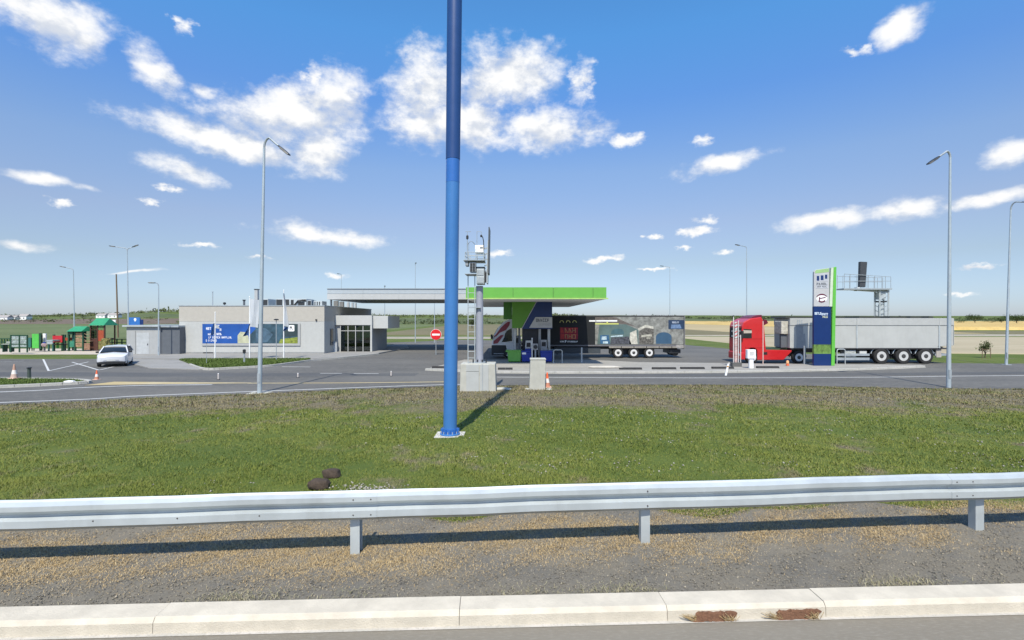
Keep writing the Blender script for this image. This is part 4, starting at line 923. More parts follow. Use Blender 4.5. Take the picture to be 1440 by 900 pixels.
flag(351, 418, 506, 'middle white flagpole with a pale hanging flag ending in dark blue', [(zf_(420), zf_(459), .95, .8, 0, 'flag_top'), (zf_(454), zf_(471), .15, -.5, 1, 'flag_cloth')])
flag(399, 409, 506, 'white flagpole with a long white pennant, in front of the green end of the billboard', [(zf_(411), zf_(458), .06, .55, 0, 'flag_top'), (zf_(459), zf_(464), .5, .1, 1, 'flag_cloth')])
def post(name, pxx, Y, z, top, r, mat, label, cat, head=None, hm=darkmetal):
    t = thing(name, (PX(pxx, Y), Y, z), label, cat); m = MB(); m.cyl((0, 0, 0), (0, 0, PZ(top, Y)-z), r, r*.85, 8); m.build('post', mat, t)
    zt = PZ(top, Y)-z
    if head == 'disc': m = MB(); m.lathe([(.05, zt), (.19, zt+.02), (.19, zt+.09), (.06, zt+.13)], n=14); m.build('head', hm, t)
    if head == 'drum': m = MB(); m.lathe([(r*1.5, zt-.25), (r*1.7, zt), (r*.8, zt+.05)], n=10); m.build('head', hm, t)
    if head == 'cap': m = MB(); m.lathe([(r*1.3, zt), (r*1.3, zt+.05), (r*.4, zt+.07)], n=10); m.build('cap', hm, t)
    return t
post('path_lamp', 388.5, 42.3, G+.12, 450.5, .035, galv_dull, 'thin path lamp with flat dark top on the shop lawn', 'lamp', 'disc')
post('bollard_light', 343.5, 40, G+.12, 492, .07, galv_dull, 'short stubby bollard light on the shop lawn', 'bollard', 'drum')
post('garden_stake', 290.5, 38.6, G+.1, 483, .02, galv_dull, 'thin bare metal stake on the near point of the shop lawn', 'stake', 'cap')
for (pxx, yb, hh, lab) in ((307, 534, .32, 'slim grey-pink flexible marker on the tarmac near the yellow line, before the shop lawn'), (419, 531, .22, 'short white flexible marker on the tarmac beside the shop pavement'), (550, 529, .26, 'short pale flexible marker on the tarmac in front of the white canopy')):
    x, Y = foot(pxx, yb); t = thing('flexible_marker', (x, Y, G+.004), lab, 'marker post'); m = MB(); m.lathe([(.09, 0), (.08, .03)], n=10); m.build('foot', darkmetal, t)
    m = MB(); m.cyl((0, 0, .03), (0, 0, hh+.03), .04, .035, 8); m.build('tube', M('pale_marker', (.55, .50, .47), .5), t); m = MB(); m.cyl((0, 0, hh+.031), (0, 0, hh+.05), .036, .02, 8); m.build('cap', white, t)

# ---- shed
YS = 50; t = thing('shed', (PX(178, YS), YS, G), 'low flat-roofed shed, half light grey and half slate, beside the shop', 'shed')
w1 = PX(225, YS)-PX(178, YS); w2 = PX(251.3, YS)-PX(178, YS); hs_ = PZ(459.5, YS)-G
m = MB(); m.box(0, w1, 0, 6, .0, hs_); m.build('grey_wall', greywall, t); m = MB(); m.box(w1+.003, w2, .15, 6, 0, hs_-.05); m.build('slate_wall', darkgrey, t)
m = MB(); m.box(-.25, w1+.1, -.25, 6.2, hs_+.001, hs_+.16); m.build('roof_edge', galv, t); m = MB(); m.box(w1+.101, w2, -.05, 6.2, hs_-.049, hs_+.12); m.build('roof_edge', galv_dull, t)
m = MB(); m.box(.85, .88, -.006, -.001, .1, hs_-.4); m.build('panel_joint', darkmetal, t); m = MB(); m.box(.9, 2.3, -.012, -.001, .02, .12); m.build('door_sill', darkmetal, t)
m = MB(); m.box(1.0, 2.2, -.02, -.001, .13, 2.2); d = m.build('door', M('light_grey_door', (.40, .42, .435), .5), t); m = MB(); m.box(2.05, 2.11, -.06, -.021, 1.0, 1.15); m.build('handle', darkmetal, d)
# blue board standing behind the shed
Y = 60; t = thing('blue_board', (PX(190, Y), Y, G-.03), 'blue board with a white emblem rising behind the shed roof', 'sign')
m = MB(); m.box(-.72, .55, 0, .12, 2.9, PZ(446, Y)-G); m.build('panel', M('board_blue', (.03, .14, .42), .5, var=.1), t); m = MB(); m.box(-.72, .55, .0, .1, 2.45, 2.899); m.build('lower_strip', M('board_pale_blue', (.22, .36, .56), .5), t)
m = MB(); m.box(.56, .9, .05, .10, 2.6, PZ(449, Y)-G); m.build('side_wing', navy, t)
for x in (-.6, .42): m = MB(); m.cyl((x, .18, 0), (x, .18, 3.4), .04, n=8); m.build('leg', galv_dull, t)
m = MB(); m.lathe([(.15, -.006), (.15, -.001)], (.0, 0, 3.55), 16, 'y'); m.prism([(-.1, 3.42), (0, 3.28), (.1, 3.42)], -.006, -.001); m.build('emblem', white, t)

# ---- white canopy in front of the shop end
YC = 54.5; cx0, cx1 = PX(460, YC), PX(662, YC)
wc = thing('white_canopy', (cx0, YC, G), 'long flat white canopy roof reaching from the shop to the pumps', 'canopy')
zt, zm, zb = PZ(405.5, YC)-G, PZ(412.5, YC)-G, PZ(421, YC)-G; WC = cx1-cx0
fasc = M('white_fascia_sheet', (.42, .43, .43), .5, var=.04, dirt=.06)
for k in range(4):
    a, b = WC*k/4+.006, WC*(k+1)/4-.006
    m = MB(); m.box(a, b, 0, .12, zb, zm-.03); m.build('fascia_panel', fasc, wc)
    m = MB(); m.box(a, b, .05, .10, zm, zt-.05); m.build('upper_panel', M('pale_translucent_sheet', (.36, .40, .43), .4, var=.04), wc)
m = MB(); m.box(-.02, WC+.0, -.03, .14, zt-.049, zt); m.build('top_rail', galv_dull, wc); m = MB(); m.box(-.02, WC, -.02, .14, zm-.029, zm-.001); m.build('mid_rail', galv_dull, wc)
m = MB(); m.box(0, .12, .13, 12.6, zb, zt-.06); m.build('end_fascia', fasc, wc)
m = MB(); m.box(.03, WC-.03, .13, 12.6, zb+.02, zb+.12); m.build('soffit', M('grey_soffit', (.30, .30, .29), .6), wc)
m = MB(); m.box(0, WC, 12.61, 12.75, zb, zt-.1); m.build('rear_fascia', fasc, wc)
for (pxx, yy, w) in ((465, .8, .14), (472, 4, .5), (480, 6.4, .5), (489, 8.8, .25), (495, 10.5, .2), (499.5, 11.6, .18)):
    x = PX(pxx, YC+yy)-cx0; m = MB(); m.box(x-w/2, x+w/2, yy, yy+.3, HT+.04 if x < 1.4 else 0.0, zb-.002); m.build('column', greywall if w < .3 else M('dark_column', (.16, .16, .155), .6), wc)
x = 11.5; m = MB(); m.box(x, x+.25, 11.6, 11.85, 0, zb-.002); m.build('column', greywall, wc)

# ---- green pump canopy with its clad column
YG2 = 35.6; gx0, gx1 = PX(655, YG2), PX(853, YG2)
gc = thing('pump_canopy', (gx0, YG2, G), 'lime green pump canopy carried on a green and navy clad column', 'canopy')
zt, zb = PZ(404, YG2)-G, PZ(420.5, YG2)-G; WG = gx1-gx0; DG = 23.0
seams = [0, (721.5-655)/198*WG, (778-655)/198*WG, (834-655)/198*WG, WG]
for a, b in zip(seams, seams[1:]):
    m = MB(); m.box(a+.012, b-.012, 0, .08, zb+.10, zt); m.build('fascia_panel', green, gc)
m = MB(); m.box(.02, WG-.02, .05, .12, zb+.09, zt-.02); m.build('fascia_backing', darkmetal, gc)
m = MB(); m.box(-.02, WG+.11, -.05, .12, zb, zb+.085); m.build('light_strip', M('pale_lime_strip', (.36, .55, .16), .4), gc)
for x in (0, WG-.08):
    for k in range(4):
        m = MB(); m.box(x, x+.08, .125+k*DG/4, .105+(k+1)*DG/4, zb+.1, zt-.01); m.build('side_panel', green, gc)
m = MB(); m.box(0, WG, DG+.11, DG+.19, zb+.1, zt-.01); m.build('rear_fascia', green, gc)
m = MB(); m.prism([(.0, .13), (WG+.1, .13), (WG-.05, DG+.1), (.0, DG+.1)], zb+.02, zb+.08, 'z'); m.build('soffit', M('pale_soffit', (.70, .70, .68), .6, var=.03), gc)
# clad column
CY = 41.8; ox, oy = -gx0, CY-YG2
c0, cgr, c1 = PX(708, CY)+ox, PX(720, CY)+ox, PX(776.5, CY)+ox; zc = zb+.02
ctop = PZ(427, CY)-G; zc = min(zc, 99)
zlow = PZ(462.5, CY)-G; mid0, mid1 = PX(754, CY)+ox, PX(733.5, CY)+ox
m = MB(); m.box(c0, cgr-.004, oy+.25, oy+1.2, PZ(449, CY)-G, zc-.002); m.build('column_return', M('deep_green_cladding', (.045, .16, .02), .5), gc)
m = MB(); m.prism([(cgr, zlow+.06), (mid1-.01, zlow+.06), (mid0-.01, zc-.002), (cgr, zc-.002)], oy, oy+1.2); m.build('green_cladding', leafgreen, gc)
m = MB(); m.prism([(mid1+.05, zlow), (c1, zlow), (c1, zc-.002), (mid0+.05, zc-.002)], oy-.02, oy+1.2); m.build('navy_cladding', navy, gc)
m = MB(); m.prism([(mid1-.008, zlow+.03), (mid1+.048, zlow+.03), (mid0+.048, zc-.003), (mid0-.008, zc-.003)], oy-.03, oy+.3); m.build('edge_strip', silver, gc)
p0, p1 = PX(744, CY)+ox, PX(753, CY)+ox; pz0, pz1 = PZ(461, CY)-G, PZ(446, CY)-G
m = MB(); m.prism([(p0, pz0), (c1-.0, pz0), (c1-.0, pz1), (p1, pz1)], oy-.05, oy-.021); pl = m.build('name_plate', silver, gc)
m = MB(); glyphs(m, PX(753.5, CY)+ox, PX(775.5, CY)+ox, PZ(452.5, CY)-G, PZ(448, CY)-G, oy-.0505, 7, 21, .22); m.build('plate_lettering', darkgrey, pl)
m = MB(); glyphs(m, PX(757, CY)+ox, PX(768, CY)+ox, PZ(457.5, CY)-G, PZ(455, CY)-G, oy-.0505, 7, 22, .15); glyphs(m, PX(768.5, CY)+ox, PX(775, CY)+ox, PZ(458.5, CY)-G, PZ(454, CY)-G, oy-.0505, 2, 23, .15); m.build('plate_small_print', M('grey_print', (.32, .33, .35), .5), pl)
for (a, b, mt) in ((770.5, 774.2, offwhite), (757.5, 761, greywall), (722.5, 725.5, offwhite), (729, 731.5, darkgrey)):
    m = MB(); m.box(PX(a, CY)+ox, PX(b, CY)+ox, oy+.3, oy+.6, .13, zlow-.003 if a > 740 else zlow+.055); m.build('column', mt, gc)
m = MB(); m.box(PX(735, CY)+ox, PX(757, CY)+ox, oy+.55, oy+1.1, .13, zlow-.004); m.build('service_cabinet', M('black_cabinet', (.02, .024, .035), .4), gc)
# pumps and boxes on the island
ZI = G+.13
def dispenser(pxa, pxb, top, Y, label, mt, bodym):
    a, b = PX(pxa, Y), PX(pxb, Y); t = thing('fuel_dispenser', (a, Y, ZI), label, 'fuel pump'); w = b-a; H_ = PZ(top, Y)-ZI
    m = MB(); m.box(0, w, 0, .55, 0, H_*.62); m.build('cabinet', bodym, t, bevel=.02); m = MB(); m.prism([(.0, H_*.621), (w, H_*.621), (w-.04, H_), (.06, H_)], .05, .5); m.build('head', mt, t, bevel=.02)
    m = MB(); m.box(w*.2, w*.8, .03, .049, H_*.7, H_*.9); m.build('display', blackp, t); m = MB(); m.tube([(w+.03, .2, H_*.75), (w+.12, .2, H_*.55), (w+.1, .2, H_*.2), (w+.02, .2, H_*.35)], .022, 8); m.build('hose', rubber, t)
    m = MB(); m.box(w+.005, w+.05, .12, .26, H_*.6, H_*.78); m.build('nozzle', darkmetal, t)
dispenser(722, 733, 472, 42.3, 'grey fuel pump under the green face of the canopy column', greywall, M('pump_grey', (.30, .31, .33), .5))
dispenser(738.5, 748, 479, 40.9, 'small blue and white fuel pump beside the slim white bollard', offwhite, M('pump_blue', (.03, .06, .30), .5))
dispenser(760, 769.5, 478, 41.1, 'pale grey fuel pump behind the large blue bin', greywall, greywall)
def bin_(pxa, pxb, top, Y, label, mt, name='waste_bin', step=0):
    a, b = PX(pxa, Y), PX(pxb, Y); t = thing(name, (a, Y, ZI), label, 'bin'); w = b-a; H_ = PZ(top, Y)-ZI
    m = MB(); m.prism([(.06+step, .06), (w-.04, .06), (w, H_*.86), (step, H_*.86)], 0, .8); m.build('body', mt, t, bevel=.02)
    m = MB(); m.prism([(-.04 if step else -.02, H_*.861), (w+.02, H_*.861), (w-.01, H_), (.0, H_)], -.03, .83); m.build('lid', mt, t, bevel=.015)
    for x in (.12+step, w-.15): m = MB(); m.cyl((x, .1, .06), (x+.06, .1, .06), .06, n=8); m.build('wheel', rubber, t)
    return t
bin_(711.5, 732.5, 492.5, 40.2, 'lime green waste bin at the end of the pump island', green, step=.12)
b_ = bin_(733.3, 747, 493.5, 40.2, 'royal blue waste bin with a white sticker, next to the lime green one', blue)
m = MB(); m.box(.05, .36, -.02, .02, .62, .8); m.build('sticker', white, b_)
bin_(760, 777, 493.5, 40.2, 'royal blue waste bin alone under the canopy name plate', blue)
Y = 39.4; t = thing('slim_bollard', (PX(748.2, Y), Y, ZI), 'slim white bollard post between the two blue bins', 'bollard'); m = MB(); m.cyl((0, 0, 0), (0, 0, PZ(476, Y)-ZI), .05, n=10); m.build('post', offwhite, t); m = MB(); m.lathe([(.055, PZ(476, Y)-ZI), (.03, PZ(476, Y)-ZI+.05)], n=10); m.build('cap', white, t)
t = thing('hose_reel', (PX(751.5, 40.5), 40.5, ZI), 'grey boxed hose reel on a stand between the pumps', 'hose reel'); m = MB(); m.box(-.12, .28, -.1, .25, .95, 1.45); m.build('case', greywall, t, bevel=.03); m = MB(); m.lathe([(.16, -.14), (.16, -.101)], (.08, 0, 1.2), 16, 'y'); m.build('reel', darkmetal, t); m = MB(); m.box(.02, .14, 0, .1, 0, .949); m.build('stand', galv_dull, t)
def hoop(pxa, pxb, top, Y, label):
    a, b = PX(pxa, Y), PX(pxb, Y); t = thing('hoop_barrier', (a, Y, ZI), label, 'barrier'); z = PZ(top, Y)-ZI; w = b-a
    m = MB(); m.tube([(0, 0, 0), (0, 0, z-.12), (.04, 0, z-.03), (.12, 0, z), (w-.12, 0, z), (w-.04, 0, z-.03), (w, 0, z-.12), (w, 0, 0)], .035, 8); m.build('hoop', galv, t, smooth=True)
    for x in (0, w): m = MB(); m.cyl((x, 0, 0), (x, 0, .02), .08, n=10); m.build('foot_plate', galv_dull, t)
hoop(778.5, 790.5, 492, 39.6, 'low steel hoop barrier beside the canopy column')
t = thing('steel_bollard', (PX(818, 39.5), 39.5, ZI), 'plain steel bollard in front of the black trailer side', 'bollard'); m = MB(); m.tube([(0, 0, 0), (0, 0, PZ(489.5, 39.5)-ZI)], .06, 12); m.build('post', galv_dull, t); m = MB(); m.lathe([(.062, PZ(489.5, 39.5)-ZI), (.03, PZ(489.5, 39.5)-ZI+.05)], n=12); m.build('cap', galv, t)
# ---- black rubber kerbs bolted along the island
rk = [(607.5, 625), (700, 721), (871, 902.5), (917, 950.5), (957, 990.5), (1001, 1031.5), (1064, 1095)]
wh = ['beside the blue mast', 'beside the gantry block', 'first in the row leading from the pump island to the height posts', 'second in the row leading from the pump island to the height posts', 'third in the row leading from the pump island to the height posts', 'next to the leaning white marker', 'next to the white meter post']
for (a, b), wtxt in zip(rk, wh):
    Y = lerp_table([(-6, 35.6), (0, 34.2), (6, 34.2), (13, 34.8), (20, 35.7)], PX((a+b)/2, 35)); x0, x1 = PX(a, Y), PX(b, Y)
    t = thing('rubber_kerb', (x0, Y, ZI), 'black rubber kerb ramp on the concrete island, '+wtxt, 'rubber kerb', 'rubber kerbs on the island')
    n = max(2, round((x1-x0)/.5)); w = (x1-x0)/n
    for k in range(n):
        m = MB(); m.prism([(-.16, 0), (.16, 0), (.10, .13), (-.06, .13)], w*k+.006, w*(k+1)-.006, 'x'); m.build('segment', rubber, t, bevel=.01)
t = tag(MB().rock((0, 0, .05), (1.2, .3, .10), 4, 2, .1).build('sand_heap', M('pale_sand', (.42, .40, .36), .95, bump=.5), None, (PX(850, 35.5), 35.5, ZI), smooth=True), 'low pale heap of sand on the island in front of the trailer wheels', 'sand heap')

# ---- no entry sign
x, Y = foot(613, 499); t = thing('no_entry_sign', (x, Y, G), 'round red no-entry sign on a grey post', 'sign'); zc = PZ(470.5, Y)-G
m = MB(); m.cyl((0, .04, 0), (0, .04, zc+.4), .035, n=8); m.build('post', galv_dull, t)
m = MB(); m.lathe([(.52, -.01), (.52, .012)], (0, 0, zc), 28, 'y'); p = m.build('plate', signred, t); m = MB(); m.box(-.38, .38, -.018, -.0105, zc-.09, zc+.09); m.build('white_bar', white, p)
m = MB(); m.lathe([(.545, .013), (.545, .02)], (0, 0, zc), 28, 'y'); m.build('white_rim', white, p)

# ---- totem
YT = 37.2; tx0 = PX(1144.5, YT); zt0 = G+.13
tt = thing('price_totem', (tx0, YT, zt0), 'tall service station totem in grey, navy and lime green before the tipper trailer', 'sign')
tz = lambda p: PZ(p, YT)-zt0; tx = lambda p: PX(p, YT)-tx0
m = MB(); m.prism([(tx(1144.5), tz(431)), (tx(1166.2), tz(431)), (tx(1166.2), tz(376.8)), (tx(1147.5), tz(379.2)), (tx(1145), tz(382))], 0, .2); m.build('upper_face', silver, tt, bevel=.02)
m = MB(); m.prism([(tx(1146.5), tz(384.5)), (tx(1165.5), tz(382.5)), (tx(1165.8), tz(377.2)), (tx(1147.7), tz(379.6)), (tx(1146), tz(382))], -.008, -.001); m.build('upper_border', M('pale_green_border', (.28, .46, .20), .5), tt)
m = MB(); m.box(tx(1144.5), tx(1168.5), 0, .2, tz(484.5), tz(431)-.003); m.build('navy_face', M('totem_navy', (.005, .026, .12), .35, var=.06), tt, bevel=.01)
m = MB(); m.box(tx(1144.5), tx(1168.5), .004, .196, tz(497.5), tz(484.5)-.002); m.build('leafy_strip', M('leafy_print', (.11, .20, .045), .5, var=.6, vs=3), tt)
m = MB(); m.box(tx(1144.5), tx(1168.5), 0, .2, 0, tz(497.5)-.002); m.build('navy_base', MATS['totem_navy'], tt)
m = MB(); m.prism([(tx(1168.7), 0), (tx(1173.5), 0), (tx(1176), tz(375)), (tx(1172.2), tz(375.8)), (tx(1170.4), tz(431))], -.04, .26); m.build('green_fin', M('totem_lime', (.11, .42, .055), .4, var=.05, coat=.2), tt, bevel=.02)
m = MB(); m.prism([(tx(1166.3), tz(431)), (tx(1170.3), tz(431)), (tx(1172.1), tz(376.0)), (tx(1168.6), tz(376.4))], -.01, .19); m.build('white_edge', M('totem_white_edge', (.52, .60, .47), .4), tt)
m = MB()
for a, b, c, d in ((1148.5, 1152, 394.8, 388), (1154, 1158, 394, 387.2), (1160, 1163.2, 392, 386.2)): m.box(tx(a), tx(b), -.012, -.001, tz(c), tz(d))
m.build('logo_squares', navy, tt)
m = MB(); m.box(tx(1147.2), tx(1164.6), -.009, -.0015, tz(396), tz(384.8)); m.box(tx(1147.2), tx(1164.6), -.009, -.0015, tz(405.5), tz(396.9)); m.build('logo_ground', M('pale_sign_ground', (.42, .44, .48), .5), tt)
m = MB(); glyphs(m, tx(1148), tx(1163.4), tz(401), tz(397.6), -.0095, 5, 31, .2, -.005); glyphs(m, tx(1147.8), tx(1162.5), tz(404.2), tz(402), -.0095, 9, 32, .2, -.005); m.build('lettering', darkgrey, tt)
def ell(cx, cz, a, b, n=24, a0=0, a1=2*math.pi): return [(cx+a*math.cos(a0+(a1-a0)*k/n), cz+b*math.sin(a0+(a1-a0)*k/n)) for k in range(n+(a1-a0 < 6.28))]
ecx, ecz = tx(1155.6), tz(419.3)
m = MB(); m.prism(ell(ecx, ecz, .40, .30), -.008, -.001); em = m.build('emblem_disc', white, tt)
m = MB(); m.prism(ell(ecx, ecz+.02, .40, .30, 20, .25, math.pi-.1)+ell(ecx, ecz+.10, .30, .12, 20, .25, math.pi-.1)[::-1], -.014, -.0085); m.prism(ell(ecx, ecz, .34, .32, 14, -2.4, -.7)+ell(ecx, ecz+.06, .28, .28, 14, -2.4, -.7)[::-1], -.014, -.0085); m.prism([(ecx-.2, ecz-.08), (ecx+.28, ecz+.03), (ecx+.28, ecz+.10), (ecx-.2, ecz-.01)], -.014, -.0085); m.prism([(ecx-.22, ecz-.2), (ecx-.15, ecz-.2), (ecx-.12, ecz+.08), (ecx-.2, ecz+.08)], -.0148, -.0085); m.build('emblem_ring', M('emblem_maroon', (.10, .012, .035), .5), em)
m = MB(); glyphs(m, tx(1145.5), tx(1155), tz(442.5), tz(439), -.0005, 5, 41, .22); glyphs(m, tx(1155), tx(1164.5), tz(443.5), tz(440.3), -.0005, 5, 42, .22); m.build('white_lettering', M('pale_blue_lettering', (.62, .72, .82), .5), tt)
m = MB(); glyphs(m, tx(1156.5), tx(1164), tz(447), tz(444.2), -.0005, 5, 43, .2); m.build('small_lettering', M('pale_yellow_lettering', (.55, .58, .40), .5), tt)

# ---- height posts, white meter post, leaning marker
Y = 36.5; t = thing('height_gauge', (PX(1030.5, Y), Y, ZI), 'pair of pale posts with red and white warning panels before the red cab', 'height gauge'); gz = lambda p: PZ(p, Y)-ZI; gxx = lambda p: PX(p, Y)-PX(1030.5, Y)
for a, tp in ((1031.5, 445), (1038.5, 450.5), (1041.5, 471)): m = MB(); m.cyl((gxx(a), 0, 0), (gxx(a), 0, gz(tp)), .03, n=8); m.build('post', M('pale_post', (.60, .58, .57), .5), t)
m = MB(); m.cyl((gxx(1031.2), 0, gz(445)), (gxx(1031.2), 0, gz(445)+.08), .05, n=8); m.build('post_cap', darkmetal, t)
for k in range(5):
    z0 = gz(513)+.1+(gz(451)-gz(513)-.15)*k/5; z1 = gz(513)+.1+(gz(451)-gz(513)-.15)*(k+1)/5-.03
    m = MB(); m.box(gxx(1033), gxx(1036.8), -.02, .02, z0, z1); p = m.build('warning_panel', M('pink_faded_panel', (.46, .36, .34), .5, var=.2, vs=5) if k < 3 else offwhite, t)
    m = MB()
    for q in range(2): zz = z0+(z1-z0)*(.15+.45*q); m.prism([(gxx(1033.1), zz), (gxx(1036.7), zz+.10), (gxx(1036.7), zz+.20), (gxx(1033.1), zz+.10)], -.026, -.0205)
    m.build('stripe', M('faded_red', (.42, .10, .10), .5) if k > 2 else M('pink_stripe', (.46, .31, .29), .5), p)
for zz in (473, 466, 458): m = MB(); m.box(gxx(1029), gxx(1041.5), .025, .05, gz(zz), gz(zz)+.05); m.build('cross_bar', galv_dull, t)
m = MB(); m.box(gxx(1029), gxx(1042), -.15, .25, 0, .3); m.build('base_block', M('dark_base_block', (.10, .10, .10), .8), t)
Y = 35.2; t = thing('meter_post', (PX(1056, Y), Y, ZI), 'white boxy meter post on the island in front of the red cab wheel', 'meter'); z = PZ(491.5, Y)-ZI
m = MB(); m.box(-.14, .14, -.1, .1, 0, z*.52); m.build('stem', white, t, bevel=.02); m = MB(); m.prism([(-.30, z*.56), (-.27, z*.521), (.20, z*.521), (.27, z*.62), (.27, z), (-.30, z)], -.16, .16); m.build('box', white, t, bevel=.02); m = MB(); m.box(-.17, .12, -.17, -.161, z*.7, z*.9); m.build('flap', offwhite, t)
Y = 31.8; x = PX(1020.5, Y); t = thing('delineator_post', (x, Y, G), 'white delineator post leaning at the road edge in front of the island', 'marker post'); m = MB(); m.prism([(-.06, 0), (.06, 0), (.22, .72), (.10, .72)], -.03, .03); m.build('blade', white, t, bevel=.01); m = MB(); m.prism([(.11, .722), (.22, .722), (.25, .80), (.16, .80)], -.03, .03); m.build('tip', offwhite, t); m = MB(); m.prism([(.05, .52), (.16, .52), (.18, .6), (.07, .6)], -.036, -.0305); m.build('reflector', M('amber', (.5, .25, .05), .3), t)
Y = 37.2; t = thing('orange_lantern', (PX(1107.5, Y), Y, ZI), 'small orange warning lantern on the ground below the red side skirt', 'lantern'); m = MB(); m.lathe([(.10, 0), (.12, .1), (.07, .12)], n=12); m.build('battery_case', orange, t); m = MB(); m.lathe([(.06, .121), (.1, .2), (.09, .34), (.04, .38)], n=12); m.build('lens', M('orange_lens', (.8, .42, .2), .3), t)
for pxx, top in ((1073, 452), (1131.5, 487)):
    Y = 38.6; t = thing('sign_post', (PX(pxx, Y), Y, G), 'slim bare galvanised post standing beside the red cab' if pxx < 1100 else 'thick short grey post standing by the front of the tipper trailer', 'post'); m = MB(); m.cyl((0, 0, 0), (0, 0, PZ(top, Y)-G), .035 if pxx < 1100 else .08, n=8); m.build('tube', M('pinkish_post', (.55, .40, .36), .5) if pxx < 1100 else galv_dull, t); m = MB(); m.cyl((0, 0, PZ(top, Y)-G), (0, 0, PZ(top, Y)-G+.03), .04 if pxx < 1100 else .085, n=8); m.build('cap', galv, t)
ZI0 = ZI; ZI = G; hoop(1177, 1188.5, 491, 38.9, 'low steel hoop barrier right behind the totem'); ZI = ZI0

# ---- far cantilever gantry with a display
Y = 60; t = thing('sign_gantry', (PX(1243, Y), Y, G), 'far cantilever gantry with railed walkway and dark display, above the tipper trailer', 'gantry'); z = lambda p: PZ(p, Y)-G; x = lambda p: PX(p, Y)-PX(1243, Y)
m = MB()
for a in (1237, 1249.5):
    m.cyl((x(a), 0, 0), (x(a), 0, z(408)), .09, n=8)
    m.cyl((x(a), .8, 0), (x(a), .8, z(408)), .09, n=8)
m.build('mast_legs', galv, t)
for k in range(12):
    za = z(446)*k/12+z(446)*.03*0; zz = k*(z(408)/12); m = MB(); m.bar((x(1237), 0, zz), (x(1249.5), 0, zz+z(408)/12), .05, .05); m.build('lattice_brace', galv_dull, t); m = MB(); m.bar((x(1237), .8, zz+z(408)/12), (x(1249.5), .8, zz), .05, .05); m.build('lattice_brace', galv_dull, t)
m = MB(); m.box(x(1238), x(1246.5), -.1, .9, z(425), z(423)); m.build('collar', darkmetal, t); m = MB(); m.box(x(1239), x(1243), .1, .5, z(445), z(428)); m.build('cable_tray', galv, t); m = MB(); m.box(x(1237.5), x(1246), .05, .75, z(421), z(411)); m.build('mast_head', galv, t)
m = MB(); m.box(x(1184.5), x(1252), -.3, 1.1, z(407.5), z(405.5)); m.build('walkway', galv_dull, t)
m = MB(); m.prism([(x(1195), z(407.6)), (x(1250), z(411.5)), (x(1250), z(407.6))], .2, .6); m.build('arm_beam', galv, t)
for y in (-.25, 1.05):
    for zz in (385.5, 395.5): m = MB(); m.cyl((x(1185.5), y, z(zz+ (2 if zz < 390 and y > 0 else 0))), (x(1250.5), y, z(zz+(4 if zz < 390 else 0))), .03, n=6); m.build('railing_bar', galv_dull, t)
    for a in (1185.5, 1193.5, 1203, 1219, 1228, 1238, 1243, 1250.5): m = MB(); m.cyl((x(a), y, z(405.5)), (x(a), y, z(386+(a-1185)*.05)), .028, n=6); m.build('railing_post', galv_dull, t)
m = MB(); m.prism([(x(1208), z(403.5)), (x(1216), z(404)), (x(1218.5), z(368.5)), (x(1209), z(368))], -.15, .25); m.build('display_board', M('dark_display', (.05, .055, .065), .5), t, bevel=.03)
m = MB(); m.box(x(1205), x(1208), -.1, .5, z(409), z(404)); m.build('camera_box', offwhite, t)

# ================================================================== VEHICLES
def wheel(parent, x, y, r, w, rim=wheelwhite, hubm=galv_dull):
    """axle along y, outer face towards -y"""
    m = MB(); m.lathe([(r*.62, 0), (r*.93, .0), (r, .05), (r, w-.05), (r*.93, w), (r*.62, w)], n=28, axis='y'); t = m.build('wheel', rubber, parent, (x, y, r), smooth=True)
    m = MB(); m.lathe([(r*.625, -.004), (r*.60, .012), (r*.50, .06), (r*.30, .08)], n=24, axis='y'); m.build('rim', rim, t, smooth=True)
    m = MB(); m.lathe([(r*.33, .04), (r*.31, .0), (r*.16, -.03)], n=16, axis='y'); m.build('hub', M('greasy_hub', (.05, .05, .05), .5), t)
    m = MB()
    for k in range(8):
        a = 2*math.pi*k/8+.2; c = (r*.43*math.cos(a), .05, r*.43*math.sin(a)); m.cyl((c[0], .06, c[2]), (c[0], .035, c[2]), r*.06, n=8)
    m.build('rim_holes', blackp, t)
    return t

# ---- curtain-sided truck under the canopy
Y1 = 46.2
tr = thing('curtain_truck', (PX(692, Y1), Y1, G), 'articulated truck with a black printed curtain-sided trailer standing under the green canopy', 'truck')
X1 = PX(692, Y1); lx = lambda p: PX(p, Y1)-X1; lz = lambda p: PZ(p, Y1)-G
cabw = M('white_cab_paint', (.70, .71, .72), .3, var=.04, coat=.3)
cab = [(0, .35), (-.02, 1.1), (.02, 1.55), (.12, 2.0), (.55, 2.75), (1.0, 3.25), (1.5, 3.5), (2.25, 3.55), (2.25, .9), (1.95, .9), (1.9, .35)]
m = MB(); m.prism(cab, .06, 2.44); cb = m.build('cab', cabw, tr, bevel=.05)
m = MB(); m.prism([(.16, 2.02), (.30, 2.08), (.78, 2.75), (1.15, 3.1), (1.42, 3.3), (1.62, 3.28), (1.55, 2.95), (1.25, 2.55), (.7, 2.3), (.4, 2.0), (.2, 1.9)], .035, .0598); m.build('maroon_flash', M('maroon_flash', (.30, .05, .07), .4, var=.25, vs=3), cb)
m = MB(); m.prism([(.10, 1.28), (.13, 1.55), (.8, 2.1), (1.05, 2.12), (.95, 1.95), (.5, 1.35)], .03, .0597); m.build('maroon_flash', MATS['maroon_flash'], cb)
m = MB(); m.prism([(.85, 1.45), (1.1, 1.9), (1.15, 2.2), (1.35, 2.5), (1.75, 2.7), (1.8, 1.55)], .028, .0596); m.build('side_window', glassdark, cb)
